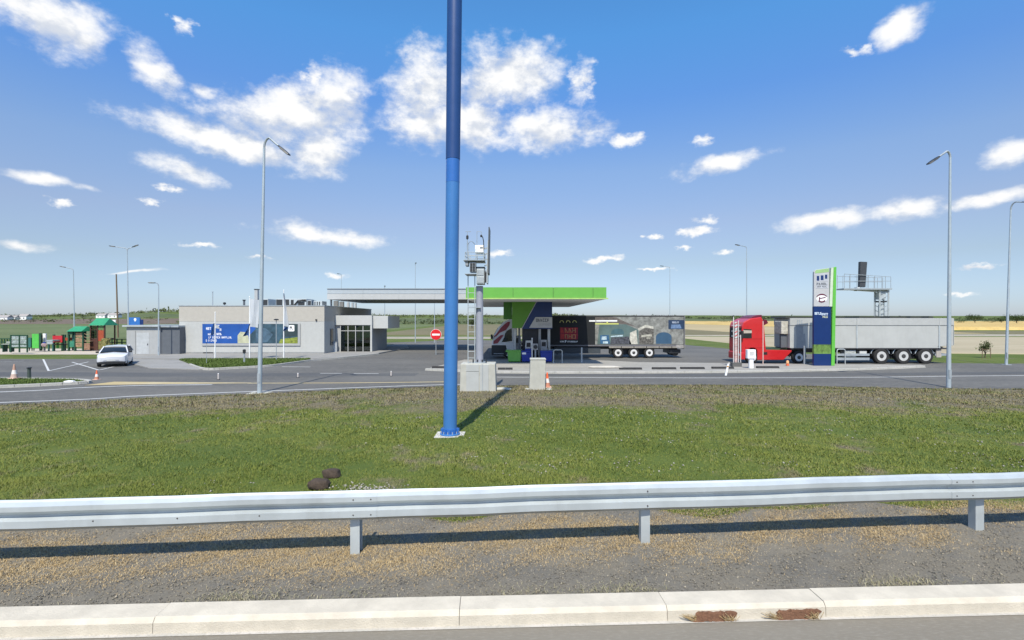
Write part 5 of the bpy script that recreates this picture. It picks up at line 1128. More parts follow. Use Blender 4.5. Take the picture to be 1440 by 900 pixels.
m = MB(); m.prism([(-.005, 1.62), (.02, 1.62), (.10, 1.98), (.54, 2.74), (.52, 2.78), (.07, 2.0)], .2, 2.3); m.build('windscreen', glassdark, cb)
m = MB(); m.prism([(-.06, .28), (1.35, .28), (1.35, .62), (1.25, 1.18), (-.05, 1.18)], .02, 2.48); m.build('bumper', M('dark_bumper', (.02, .026, .032), .45), tr, bevel=.05)
m = MB(); m.box(.15, 1.05, .008, .0199, .38, .44); m.build('step', galv_dull, tr)
m = MB(); m.box(-.12, .06, -.22, .0, 1.75, 2.15); m.build('mirror', blackp, tr, bevel=.03)
m = MB(); m.prism([(1.35, .5), (2.6, .5), (2.6, .95), (1.9, 1.1), (1.35, 1.1)], .3, 2.2); m.build('chassis', darkmetal, tr)
m = MB(); m.box(2.2, 17.0, .9, 1.6, .78, 1.05); m.build('frame_rails', darkmetal, tr)
wheel(tr, 1.45, .08, .5, .32)
wheel(tr, 4.4, .06, .5, .34); 
x0, x1 = 2.75, lx(962.5); zt, zbm = lz(443.5), lz(485)
curt = M('black_curtain', (.009, .011, .013), .6, var=.12, vs=.8)
m = MB(); m.box(x0, x1, .03, 2.47, zbm, zt-.08); m.build('curtain_body', curt, tr, bevel=.02)
m = MB(); m.box(x0-.02, x1+.02, 0.0, 2.5, zt-.079, zt); m.build('roof_rail', M('roof_rail_grey', (.10, .10, .10), .5), tr)
m = MB(); m.box(x1+.001, x1+.06, 0, 2.5, zbm-.35, zt-.08); m.build('rear_doors', M('rear_door_grey', (.22, .22, .22), .5), tr)
m = MB(); m.box(x0, x1, -.0, .06, zbm-.12, zbm-.001); m.build('side_raver', M('side_raver_grey', (.14, .14, .155), .45), tr)
for k in range(6):
    a = lx(856)+k*(x1-lx(856))/6; m = MB(); m.box(a+.03, a+(x1-lx(856))/6-.03, -.008, .05, zbm-.28, zbm-.125); m.build('underrun_panel', M('marker_panel', (.24, .225, .20), .5, var=.2), tr)
m = MB(); m.box(x1-.75, x1-.1, -.012, -.001, zbm-.26, zbm+.0); m.build('tail_panel', M('tail_panel_grey', (.30, .29, .28), .5, var=.3, vs=5), tr)
for p in (869.5, 891.5, 913.5): wheel(tr, lx(p), .06, .49, .36)
m = MB(); m.box(lx(862), lx(922), .45, 2.1, .3, .95); m.build('axle_group', blackp, tr)
m = MB(); m.box(lx(780), lx(845), .15, 1.0, .42, .98); m.build('pallet_box', M('dark_locker', (.045, .055, .065), .5), tr, bevel=.02)
for a in (lx(783), lx(862)-.2): m = MB(); m.box(a, a+.08, .2, .35, .3, .9); m.build('landing_leg', darkmetal, tr)
m = MB(); m.box(x1-1.3, x1-.25, .3, 2.2, .42, .78); m.build('rear_bumper', darkmetal, tr)
m = MB(); m.cyl((x1-.7, .4, .48), (x1-.7, 2.1, .48), .3, n=16); m.build('spare_wheel', rubber, tr)
# printed picture on the curtain
Yp = .03
def pr(name, polys, mt, d):
    m = MB()
    for p in polys: m.prism([(lx(a), lz(b)) for a, b in p], Yp-.0015*d-.0012, Yp-.0015*d+.0002)
    return m.build(name, mt, tr)
pg = lambda n, c, v=.25, s=2.: M(n, c, .55, var=v, vs=s)
pr('printed_scene', [[(837, 484.5), (837, 447), (866, 445.5), (961.5, 445.5), (961.5, 484.5)]], pg('print_pale_stone', (.20, .205, .19), .55, 2.2), 1)
pr('printed_sky', [[(840, 484.2), (843, 456), (880, 456), (898, 464), (898, 484.2)]], pg('print_teal_haze', (.09, .14, .135), .25, .8), 2)
pr('printed_roofline', [[(837, 446), (866, 446), (878, 452), (896, 460), (880, 456), (837, 453)]], pg('print_brown_roof', (.115, .10, .09), .4, 3), 3)
pr('printed_beams', [[(828.5, 450.3), (837.5, 450.3), (837.5, 452.3), (828.5, 452.3)], [(838.5, 450.2), (868, 450.2), (868, 452.2), (838.5, 452.2)]], white, 4)
pr('printed_beams', [[(837, 454.6), (870, 454.6), (870, 456.2), (837, 456.2)], [(853, 452.6), (855, 452.6), (855, 455), (853, 455)]], pg('print_lime_yellow', (.55, .58, .15), .1), 4)
pr('printed_dome', [[(859, 470), (860, 465.5), (864, 462.8), (870, 462), (875, 463.2), (877.5, 467), (877.5, 470)]], pg('print_dark_teal', (.05, .11, .13), .2), 4)
pr('printed_truck', [[(844, 483.5), (844, 471.5), (856, 471), (858, 483.5)]], pg('print_cobalt', (.03, .10, .20), .5, 4), 4)
pr('printed_truck_glass', [[(846, 478), (846.4, 473.2), (853, 473), (853, 477.6)], [(848, 483), (848, 480), (855, 480), (855, 483)], [(859, 472.5), (876, 471), (876, 473), (859, 474)]], pg('print_pale_blue', (.40, .52, .58), .4, 6), 5)
pr('printed_figures', [[(858, 484), (860, 474.5), (876, 474), (884, 473), (888, 484)]], pg('print_crowd_dark', (.06, .065, .08), .8, 7), 5)
pr('printed_buildings', [[(885, 484), (886, 468), (895, 464), (897, 484)], [(897.5, 462), (907, 457), (919, 459), (919, 462.5), (908, 460.5), (898, 465)]], pg('print_cream_stone', (.46, .45, .39), .35, 4), 5)
pr('printed_shopfront', [[(899, 483.8), (899, 466), (907, 461), (919.3, 462.7), (919.3, 483.8)]], pg('print_shopfront', (.10, .095, .085), .9, 6), 6)
pr('printed_awning', [[(902, 471), (917, 470), (917, 473), (902, 474)], [(909, 474.5), (915, 474.5), (915, 476), (909, 476)]], pg('print_awning', (.40, .39, .33), .4, 6), 7)
pr('printed_arch', [[(922.5, 483.5), (922.5, 474)]+[(933.5-11*math.cos(math.pi*k/12), 474-6.8*math.sin(math.pi*k/12)) for k in range(1, 12)]+[(944.5, 474), (944.5, 483.5)]], pg('print_arch_blue', (.035, .085, .15), .12), 6)
pr('printed_plate', [[(940, 462.8), (940, 450), (962, 450), (962, 462.8)]], pg('print_plate_navy', (.018, .04, .085), .2), 6)
pr('printed_plate_mark', [[(943.5, 462), (944, 456.5), (956.5, 456.2), (958.5, 461.8)]], pg('print_plate_mark', (.12, .19, .32), .3, 6), 7)
m = MB(); glyphs(m, lx(945), lx(955), lz(454.5), lz(452.3), Yp-.0085, 6, 51, .25, -.003); m.build('printed_plate_text', pg('print_pale', (.45, .5, .58)), tr)
m = MB(); m.box(lx(787.5), lx(812.8), Yp-.004, Yp-.001, lz(477.3), lz(460.5)); rb = m.build('red_logo_block', M('logo_red', (.24, .008, .03), .5, var=.3, vs=5), tr)
m = MB(); glyphs(m, lx(788), lx(812.4), lz(468.4), lz(461), Yp-.0045, 4, 61, .26, -.004); glyphs(m, lx(788), lx(812.4), lz(477), lz(469.6), Yp-.0045, 4, 62, .26, -.004); m.build('logo_letters', M('logo_bright_red', (.45, .03, .03), .5), rb)
m = MB(); glyphs(m, lx(794), lx(810), lz(467.6), lz(461.5), Yp-.009, 3, 63, .10, -.003); glyphs(m, lx(794), lx(810), lz(476), lz(470.4), Yp-.009, 3, 66, .10, -.003); m.build('logo_accents', M('logo_ochre', (.45, .30, .12), .5), rb)
m = MB()
for c in (790, 799, 808):     # looped yellow script
    pts = [(c+2.6*math.cos(a), 453.8-3*math.sin(a)) for a in [math.pi*k/8 for k in range(9)]]
    for (a, b), (c_, d) in zip(pts, pts[1:]): m.bar((lx(a), Yp-.004, lz(b)), (lx(c_), Yp-.004, lz(d)), .05, .05)
m.build('yellow_script', M('script_yellow', (.70, .64, .22), .5), tr)
m = MB(); glyphs(m, lx(787.5), lx(793), lz(481.4), lz(479.3), Yp-.001, 3, 64, .25, -.004); glyphs(m, lx(794), lx(797), lz(482), lz(478.6), Yp-.001, 1, 69, .25, -.004); glyphs(m, lx(798), lx(812.7), lz(481.4), lz(479.3), Yp-.001, 9, 65, .25, -.004); m.build('white_lettering', white, tr)

# ---- red tractor with tipper trailer
Y2 = 40.3; X2 = PX(1040, Y2); lx = lambda p: PX(p, Y2)-X2; lz = lambda p: PZ(p, Y2)-G
tr = thing('tipper_truck', (X2, Y2, G), 'red tractor unit pulling a light grey tipper trailer, parked behind the totem', 'truck')
m = MB(); m.prism([(.22, .55), (.18, 1.2), (.19, 1.9), (.22, 2.95), (.34, 3.28), (.85, 3.56), (1.75, 3.68), (1.94, 3.3), (2.10, 1.3), (2.12, .75), (1.5, .75), (1.38, 1.10), (1.15, 1.24), (.92, 1.24), (.7, 1.1), (.5, .55)], .04, 2.40); cb = m.build('cab', red, tr, bevel=.06)
m = MB(); m.prism([(.95, 3.56), (1.2, 3.48), (1.9, 3.52), (1.88, 3.86), (1.5, 3.84), (1.1, 3.72)], .25, 2.25); m.build('roof_spoiler', maroon, cb, bevel=.03)
m = MB(); m.prism([(1.92, 3.0), (2.3, 3.2), (2.2, 3.45), (1.93, 3.5)], .1, .2); m.build('side_deflector', maroon, cb)
m = MB(); m.prism([(.28, 2.02), (.28, 2.55), (.34, 2.75), (.95, 2.72), (.98, 2.02)], .025, .0399); m.build('side_window', glassdark, cb)
m = MB(); m.prism([(.28, 2.40), (.97, 2.42), (.97, 2.62), (.30, 2.66)], .012, .0249); m.build('window_trim', M('beige_trim', (.40, .36, .30), .5), cb)
m = MB(); m.prism([(.172, 2.0), (.195, 2.85), (.22, 2.85), (.19, 2.0)], .2, 2.24); m.build('windscreen', glassdark, cb)
m = MB(); m.box(.08, .26, -.18, .02, 2.0, 2.6); m.build('mirror', blackp, cb, bevel=.03)
for zz in (1.25, 1.95): m = MB(); m.box(.45, 2.0, .033, .0398, zz, zz+.02); m.build('panel_gap', M('red_shadow_gap', (.16, .006, .01), .5), cb)
m = MB(); m.box(.13, .48, .02, 2.42, .32, .9); m.build('bumper', red, tr, bevel=.06); m = MB(); m.box(.122, .2, .25, .6, .62, .8); m.build('headlight', M('headlight_glass', (.6, .62, .65), .1), tr)
m = MB(); m.prism([(1.42, .30), (3.5, .30), (4.15, .98), (4.15, 1.06), (2.1, 1.10), (1.42, 1.10)], .05, .45); m.build('side_skirt', red, tr, bevel=.04)
m = MB(); m.box(1.9, 2.2, .03, .049, .72, .92); m.build('skirt_vent', blackp, tr)
m = MB(); m.box(.4, 5.6, .8, 1.7, .55, .95); m.build('chassis', darkmetal, tr); m = MB(); m.box(2.15, 4.0, .5, 2.0, 1.1, 1.2); m.build('catwalk', M('dark_green_catwalk', (.03, .06, .035), .6), tr)
wheel(tr, 1.03, .07, .5, .33); wheel(tr, lx(1124.5), .07, .5, .34)
m = MB(); m.tube([(lx(1124.5)+.66*math.cos(a), .3, .5+.66*math.sin(a)) for a in [math.pi*k/10 for k in range(11)]], .05, 6); m.build('mudguard', blackp, tr)
# trailer
x0, x1 = lx(1111), lx(1342); zt, zb_ = lz(447.5), lz(489.5)
steel = M('tipper_aluminium', (.44, .45, .435), .5, .15, .06, vs=.7, dirt=.14)
zr = lz(457.5)
xs_ = [x0, lx(1205), lx(1321), x1-.04]
for a, b in zip(xs_, xs_[1:]):
    m = MB(); m.prism([(a+.012, zb_+(.0 if a < xs_[2]-.1 else .12)), (b-.012, zb_+(.0 if a < xs_[2]-.1 else .2)), (b-.012, zr-.012), (a+.012, zr-.012)], .04, 2.46); m.build('side_panel', steel, tr, bevel=.015)
    m = MB(); m.box(a+.005, b-.005, .0, 2.5, zr-.006, zt); m.build('top_rail', M('tipper_rail', (.43, .44, .43), .45, .15, .05, dirt=.1), tr, bevel=.02)
for p in (1205, 1321): m = MB(); m.box(lx(p)-.05, lx(p)+.05, -.02, .039, zb_, zr-.02); m.build('rib', galv, tr)
m = MB(); m.box(x0+.1, x1-.3, .06, 2.44, zb_-.09, zb_-.002); m.build('sill', M('dark_sill', (.05, .05, .055), .5), tr)
m = MB(); m.prism([(lx(1120.5), zb_+.03), (lx(1120.5), zr-.03), (lx(1129.5), zr-.03), (lx(1130), lz(470)), (lx(1132.5), lz(469)), (lx(1133.5), zb_+.03)], .028, .039); m.build('darker_plate', M('grey_plate', (.27, .29, .31), .5), tr)
for k in range(3): m = MB(); m.box(lx(1121)+k*.16, lx(1121)+k*.16+.08, -.008, -.001, zr+.05, zt-.12); m.build('vent_slot', galv_dull, tr)
for (a, b, d) in ((1105, 1147, 1.5), (1176, 1190, 0), (1209, 1240, 0), (1252, 1277, 0), (1281, 1298, 0), (1307, 1315, 0)):
    m = MB(); m.prism([(lx(a), zt+.002), (lx(b), zt+.002), (lx(b)-.1, zt+.14), (lx(a)+.05, zt+.17)], .1, 2.4); m.build('tarpaulin_roll', M('dark_green_tarp', (.045, .05, .045), .7), tr)
m = MB(); m.box(x0-.55, x0-.02, .25, 1.3, lz(470), lz(451.5)); m.build('hydraulic_tank', M('cream_equipment', (.46, .44, .38), .5, var=.35, vs=6), tr, bevel=.04)
m = MB(); m.cyl((x0-.28, .7, .95), (x0-.28, .7, lz(470)), .16, n=14); m.build('tipping_ram', M('dark_blue_ram', (.03, .03, .06), .4), tr); m = MB(); m.box(x0-.5, x0-.05, .4, .55, lz(489), lz(471)); m.build('front_ladder', darkgrey, tr)
m = MB(); m.box(x0+.4, x1-.6, .75, 1.75, .85, zb_-.092); m.build('frame_rails', darkmetal, tr)
for p in (1240.5, 1271.5, 1303):
    w_ = wheel(tr, lx(p), .05, .60, .38, M('dusty_alloy', (.55, .55, .54), .4, .2, .15, dirt=.25))
    m = MB(); m.tube([(lx(p)+.76*math.cos(a), .22, .60+.76*math.sin(a)) for a in [math.pi*(.08+.84*k/12) for k in range(13)]], .035, 6); m.build('mudguard', galv_dull, tr)
    m = MB(); m.tube([(lx(p)+.73*math.cos(a), .42, .60+.73*math.sin(a)) for a in [math.pi*(.04+.92*k/12) for k in range(13)]], .09, 6); m.build('mudguard_liner', blackp, tr)
m = MB(); m.box(lx(1228), lx(1318), .5, 2.0, .35, 1.0); m.build('axle_group', blackp, tr)
m = MB(); m.box(lx(1178), lx(1224), .1, .16, .28, .48); m.build('side_guard', galv_dull, tr); m = MB(); m.box(lx(1178), lx(1224), .1, .16, .62, .80); m.build('side_guard', galv_dull, tr)
m = MB(); m.box(lx(1190), lx(1206), .18, .8, .5, 1.05); m.build('air_tank', M('pale_locker', (.36, .38, .37), .5, var=.4, vs=6), tr, bevel=.03); m = MB(); m.box(lx(1211), lx(1221), .18, .5, .75, 1.0); m.build('locker', offwhite, tr)
m = MB(); m.box(lx(1180), lx(1222), .5, 2, .3, .5); m.build('dark_green_beam', M('dark_green_beam', (.03, .07, .045), .6), tr)
m = MB(); m.box(lx(1318), lx(1339), .2, 2.3, .62, .78); m.build('rear_bumper', galv_dull, tr); m = MB(); m.box(lx(1319), lx(1326), .15, .25, .5, 1.15); m.build('mud_flap', M('pale_flap', (.36, .33, .30), .7), tr)
m = MB(); m.prism([(lx(1319), zb_+.16), (lx(1325), zb_+.02), (lx(1327), zb_+.1)], .02, .0385); m.build('arrow_mark', blackp, tr)
m = MB(); m.box(x1-.039, x1, .02, 2.48, zb_+.25, zt-.02); m.build('tailgate', steel, tr)

# ---- white car
ang = math.atan2(-38.6, 29.4)               # nose turned towards the road
cx_, cy_ = PX(163, 39.4), 39.4
car = thing('parked_car', (cx_, cy_, G), 'white hatchback parked nose out beside the footpath', 'car', rotz=ang+math.pi/2-R(7))
# local axes: nose towards -y, width along x
def loft(secs):
    vs = []; n = len(secs[0][1])*2; 
    for y, half in secs:
        ring = [(x, y, z) for x, z in half]+[(-x, y, z) for x, z in reversed(half)]; vs += ring
    fs = [(i*n+j, i*n+(j+1) % n, (i+1)*n+(j+1) % n, (i+1)*n+j) for i in range(len(secs)-1) for j in range(n)]
    fs += [tuple(range(n)), tuple(range((len(secs)-1)*n, len(secs)*n))]
    m = MB(); m._add(vs, fs); return m
wht = M('white_car_paint', (.60, .62, .66), .22, var=.02, coat=.6)
body = [(-2.10, [(.02, .40), (.55, .40), (.66, .52), (.60, .74), (.02, .78)]), (-2.02, [(.02, .24), (.74, .24), (.82, .45), (.78, .78), (.02, .84)]), (-1.75, [(.02, .22), (.86, .22), (.91, .50), (.87, .86), (.02, .94)]), (-1.05, [(.02, .2), (.88, .2), (.92, .55), (.89, .96), (.02, 1.04)]), (-.2, [(.02, .2), (.88, .2), (.92, .58), (.89, .99), (.02, 1.05)]), (1.3, [(.02, .2), (.88, .2), (.92, .6), (.88, 1.03), (.02, 1.06)]), (1.9, [(.02, .25), (.84, .25), (.88, .6), (.80, 1.02), (.02, 1.05)]), (2.08, [(.02, .38), (.7, .38), (.76, .6), (.7, .95), (.02, .98)])]
loft(body).build('body', wht, car, smooth=True, bevel=.02)
loft([(-1.0, [(.02, 1.0), (.84, .98), (.80, 1.05), (.02, 1.08)]), (-.35, [(.02, 1.0), (.86, .99), (.66, 1.43), (.02, 1.46)]), (.5, [(.02, 1.0), (.86, 1.0), (.67, 1.47), (.02, 1.50)]), (1.4, [(.02, 1.0), (.84, 1.02), (.64, 1.43), (.02, 1.46)]), (1.95, [(.02, 1.0), (.76, 1.02), (.66, 1.1), (.02, 1.12)])]).build('greenhouse', glassdark, car, smooth=True)
loft([(-.40, [(.02, 1.43), (.66, 1.40), (.62, 1.455), (.02, 1.49)]), (.5, [(.02, 1.47), (.70, 1.44), (.64, 1.50), (.02, 1.535)]), (1.5, [(.02, 1.42), (.67, 1.40), (.62, 1.46), (.02, 1.50)])]).build('roof', wht, car, smooth=True)
for s in (-1, 1):
    m = MB(); m.bar((s*.845, -1.02, 1.0), (s*.67, -.36, 1.44), .07, .05); m.build('pillar', wht, car)
    m = MB(); m.bar((s*.865, .3, 1.0), (s*.685, .3, 1.45), .1, .03); m.build('pillar', blackp, car)
    m = MB(); m.bar((s*.84, 1.75, 1.03), (s*.66, 1.35, 1.44), .16, .05); m.build('pillar', wht, car)
    m = MB(); m._add([(s*.42, -2.045, .72), (s*.80, -1.90, .74), (s*.84, -1.78, .84), (s*.50, -1.99, .79), (s*.42, -2.0, .72), (s*.80, -1.86, .74), (s*.84, -1.74, .84), (s*.5, -1.95, .79)], [(0, 1, 2, 3), (7, 6, 5, 4), (0, 4, 5, 1), (1, 5, 6, 2), (2, 6, 7, 3), (3, 7, 4, 0)]); m.build('headlight', M('dark_headlight', (.06, .065, .075), .15, spec=.8), car)
    m = MB(); m.rock((s*1.0, -.82, 1.05), (.11, .08, .075), 2, 2, .03); m.build('mirror', blackp, car, smooth=True)
    for y in (-1.35, 1.28):
        m = MB(); m.lathe([(.2, 0), (.30, 0), (.325, .03), (.325, .18), (.3, .2), (.2, .2)], (0, -.1, 0), 20, 'y'); w_ = m.build('wheel', rubber, car, (s*.80, y, .325), smooth=True, rotz=math.pi/2)
        m = MB(); m.lathe([(.205, -.09), (.19, -.11), (.05, -.105)], (0, 0, 0), 16, 'y'); m.lathe([(.205, .09), (.19, .11), (.05, .105)], (0, 0, 0), 16, 'y'); m.build('rim', galv, w_)
m = MB(); m.prism([(-.80, .22), (.80, .22), (.86, .36), (.62, .40), (-.62, .40), (-.86, .36)], -2.12, -1.9); m.build('lower_bumper', blackp, car, bevel=.02)
m = MB(); m.prism([(-.5, .43), (.5, .43), (.42, .52), (-.42, .52)], -2.125, -2.02); m.build('grille', M('grille_grey', (.30, .31, .34), .4), car)
m = MB(); m.box(-.26, .26, -2.14, -2.126, .44, .55); m.build('number_plate', offwhite, car)

# ================================================================== PLAYGROUND
YQ = 58.0; gz_ = G-.015
fg = M('frame_dark_green', (.015, .06, .035), .5); roofg = M('roof_green_sheet', (.03, .25, .12), .45, var=.08); limep = M('lime_play_panel', (.08, .42, .07), .5); tealp = M('teal_play_panel', (.03, .12, .11), .5); redp = M('red_play_panel', (.42, .025, .035), .5, var=.1); rustp = M('rust_play_panel', (.30, .06, .025), .6, var=.15); brownp = M('dark_brown_play_panel', (.07, .03, .022), .6, var=.25, vs=5); netm = M('rope_tan', (.30, .22, .14), .8)
def play(name, pxl, Y, label, cat='play frame'): return thing(name, (PX(pxl, Y), Y, gz_), label, cat)
def q(t, name, mt, px0, a, b, y0, y1, top, bot, Y=YQ):
    m = MB(); m.box(PX(a, Y)-PX(px0, Y), PX(b, Y)-PX(px0, Y), y0, y1, PZ(bot, Y)-gz_, PZ(top, Y)-gz_); return m.build(name, mt, t)
# notice board
Yn = 52.5; t = play('notice_board', 14, Yn, 'double glazed notice board in a dark green frame at the edge of the playground', 'notice board')
for a in (14, 26, 37): q(t, 'post', fg, 14, a, a+1.4, 0, .1, 471, 495.5, Yn)
for c, d in ((471, 472.5), (483.5, 484.5), (488, 489)): q(t, 'rail', fg, 14, 15.5, 37, .02, .08, c, d, Yn)
for a, b in ((15.6, 25.8), (27.6, 36.8)):
    for c, d in ((472.6, 477.5), (478, 483.4), (484.7, 487.9)): q(t, 'poster', M('poster_print', (.26, .31, .31), .5, var=.6, vs=7), 14, a+.2, b-.2, .04, .07, c, d, Yn)
t = play('picnic_bench', 1, Yn, 'pale low bench with green legs next to the notice board', 'bench')
q(t, 'seat', M('bench_pale', (.30, .33, .30), .6), 1, 2, 13, 0, .5, 483.5, 484.5, Yn); q(t, 'backrest', M('bench_pale', (.30, .33, .30), .6), 1, 2, 13, .5, .56, 480.5, 482.8, Yn)
for a in (2.5, 12): q(t, 'leg', fg, 1, a, a+1, .05, .55, 484.6, 495, Yn)
for (a, b, tp, bt, mt, lab) in ((38.5, 43.5, 475, 488.5, tealp, 'narrow teal play panel between the notice board and the lime panel'), (45, 54.5, 469.5, 489.5, limep, 'tall lime green play panel'), (54.8, 57.5, 468.5, 491, fg, 'dark green play panel edge-on beside the lime one')):
    t = play('activity_board', a, 56, lab, 'play panel'); q(t, 'board', mt, a, a, b, 0, .12, tp, bt, 56)
    for p in (a+.3, b-.9): q(t, 'leg', fg, a, p, p+.7, .13, .22, tp+3, 493.3, 56)
t = play('white_stele', 60, 56.5, 'slim white information stele behind the play panels', 'sign'); q(t, 'slab', white, 60, 60.2, 64, 0, .15, 469, 481, 56.5); q(t, 'foot', galv_dull, 60, 61.2, 62.8, .02, .12, 481.1, 493, 56.5)
t = play('spring_rocker', 59, 55.5, 'small pale and brown spring rocker by the white stele', 'rocker'); m = MB(); m.rock((.25, 0, .75), (.3, .12, .2), 6, 2, .12); m.build('body', M('rocker_mauve', (.30, .22, .22), .6, var=.5, vs=6), t, smooth=True); m = MB(); m.tube([(.25+.08*math.cos(k), .08*math.sin(k), .02+.55*k/24) for k in range(25)], .02, 6); m.build('spring', darkmetal, t); m = MB(); m.box(.1, .4, -.03, .03, .9, 1.05); m.build('handle', blue, t)
t = play('play_table', 64.5, 56, 'grey topped play table on green legs', 'table'); q(t, 'top', M('table_grey', (.30, .35, .37), .5), 64.5, 65, 74, 0, .9, 478, 480, 56); q(t, 'apron', M('table_grey', (.30, .35, .37), .5), 64.5, 65.3, 73.6, .02, .1, 480.1, 484, 56)
for a in (66, 72): q(t, 'leg', tealp, 64.5, a, a+1.2, .1, .25, 484.1, 494, 56)
# red banner climbing frame
t = play('climbing_frame', 74, 57, 'climbing frame with a bright red front panel on dark green posts', 'play frame')
for a in (74, 86): q(t, 'post', fg, 74, a, a+2, 0, .16, 470.5, 494, 57); q(t, 'post', fg, 74, a, a+2, 1.4, 1.56, 471, 494, 57)
q(t, 'red_panel', redp, 74, 74.5, 88, -.06, -.005, 472, 481.5, 57); q(t, 'deck', brownp, 74, 74.5, 88, .0, 1.5, 484, 485, 57); q(t, 'green_panel', limep, 74, 77, 80, .2, .26, 482, 490, 57)
q(t, 'side_tube', rustp, 74, 88.2, 93, .3, .9, 475, 479, 57)
# playhouses
def gable(t, name, mt, px0, a, b, y0, y1, ztop, zeave, Y, slope=.5, skew=.0):
    A, B = PX(a, Y)-PX(px0, Y), PX(b, Y)-PX(px0, Y); zt, ze = PZ(ztop, Y)-gz_, PZ(zeave, Y)-gz_
    ym = (y0+y1)/2; m = MB(); m._add([(A, y0, ze), (B, y0, ze), (B-.2, ym, zt), (A+.0, ym, zt), (A, y1, ze), (B, y1, ze)], [(0, 1, 2, 3), (3, 2, 5, 4), (0, 3, 4), (1, 5, 2), (0, 4, 5, 1)]); return m.build(name, mt, t)
Y = 57; t = play('playhouse', 95, Y, 'small playhouse with green pitched roof and patterned tan panels', 'play frame')
gable(t, 'roof', roofg, 95, 96.5, 117.5, -.3, 1.9, 459, 466, Y)
for a in (104, 115.3): q(t, 'post', fg, 95, a, a+2, 0, .16, 466, 494, Y); q(t, 'post', fg, 95, a, a+1.5, 1.4, 1.54, 466, 494, Y)
q(t, 'post', fg, 95, 95, 97, 0, .16, 470, 494, Y)
for c, d in ((468, 474), (475, 481), (482, 488)): q(t, 'tan_panel', M('tan_patterned_panel', (.26, .17, .10), .6, var=.6, vs=6), 95, 106.2, 115.2, .02, .08, c, d, Y)
q(t, 'side_panel', tealp, 95, 98, 103.8, .3, .36, 470, 490, Y); q(t, 'lower_panel', M('teal_green_panel', (.04, .20, .13), .5), 95, 97.2, 103.8, .05, .1, 480, 488, Y); q(t, 'roof_gable', fg, 95, 96, 103, -.1, 1.6, 466, 470.5, Y)
t = play('net_bridge', 117.5, Y, 'rope and plank bridge joining the two playhouses', 'bridge')
for k in range(7): a = 117.8+k*1.15; m = MB(); m.box(PX(a, Y)-PX(117.5, Y), PX(a+1, Y)-PX(117.5, Y), .1, 1.2, 1.05, 1.12); m.build('plank', netm, t)
for y in (.1, 1.2):
    for z in (1.25, 1.6, 1.95): m = MB(); m.tube([(PX(117.6+8.4*k/6, Y)-PX(117.5, Y), y, z-.12*math.sin(math.pi*k/6)) for k in range(7)], .025, 6); m.build('rope', netm, t)
q(t, 'side_panel', M('tan_patterned_panel2', (.24, .14, .09), .6, var=.5, vs=6), 117.5, 118, 126, .02, .08, 482.5, 492, Y)
Y = 57.5; t = play('play_tower', 125, Y, 'tall play tower with green roof, rust panel and dark brown base', 'play frame')
gable(t, 'roof', roofg, 125, 126.5, 148, -.2, 2.0, 447.5, 457.5, Y)
for a in (126.2, 136.2, 145.6): q(t, 'post', brownp, 125, a, a+1.5, 0, .14, 457.5, 493.3, Y)
for a in (126.2, 145.6): q(t, 'post', brownp, 125, a, a+1.3, 1.5, 1.62, 457.5, 493.3, Y)
q(t, 'rust_panel', rustp, 125, 138, 145.4, .02, .08, 464.5, 479.5, Y); q(t, 'base_panel', brownp, 125, 127.8, 136, .02, .08, 476.5, 492.5, Y); q(t, 'base_panel', M('olive_patterned_panel', (.16, .14, .05), .6, var=.6, vs=6), 125, 138, 149.5, .03, .09, 480, 491.5, Y)
q(t, 'green_lintel', M('mid_green_panel', (.10, .18, .07), .5), 125, 138, 145.4, .02, .08, 458, 464, Y); q(t, 'mesh_panel', glass('grey_mesh_screen', (.45, .5, .45), .3), 125, 127.8, 136, .04, .06, 458, 475.5, Y)
for z in (463.5, 475.8): q(t, 'rail', brownp, 125, 127.8, 136, .02, .1, z, z+.8, Y)
q(t, 'platform', brownp, 125, 127, 147, .15, 1.6, 476, 477, Y)
t = play('shrub_planter', 149, 56.5, 'small planted tub of yellowish leaves beside the play tower', 'planter'); m = MB(); m.lathe([(.25, 0), (.32, .45)], n=12); m.build('tub', brownp, t); m = MB(); m.rock((0, 0, .9), (.42, .4, .55), 9, 3, .3); m.build('leaves', M('yellow_leaf', (.16, .15, .05), .8, var=.5, vs=9, bump=.8), t)
# rail fence round the playground
for (a, b, Y, lab) in ((-2, 13.5, 62, 'low green rail fence behind the picnic bench'), (150, 178, 60.5, 'low green rail fence between the play tower and the shed')):
    t = thing('rail_fence', (PX(a, Y), Y, gz_), lab, 'fence'); L_ = PX(b, Y)-PX(a, Y); n = 4
    for k in range(n+1): m = MB(); m.box(L_*k/n-.05, L_*k/n+.05, 0, .1, 0, 1.25); m.build('post', fg, t)
    for z in (.35, .75, 1.15): m = MB(); m.box(0, L_, -.03, -.001, z, z+.1); m.build('rail', fg, t)
for (pxx, Y, tp, lab) in ((41, 29.3, 518, 'small dark utility marker post on the grass island beside the pale cone'),):
    post('marker_post', pxx, Y, G+.13, tp, .09, M('dark_green_marker', (.05, .07, .06), .6), lab, 'marker post', 'cap')
t = tag(MB().rock((0, 0, .04), (.3, .14, .07), 21).build('kerb_marker_stone', white, None, (PX(98, 27.4), 27.4, G+.1), smooth=True), 'white painted stone at the tip of the grass island', 'stone')

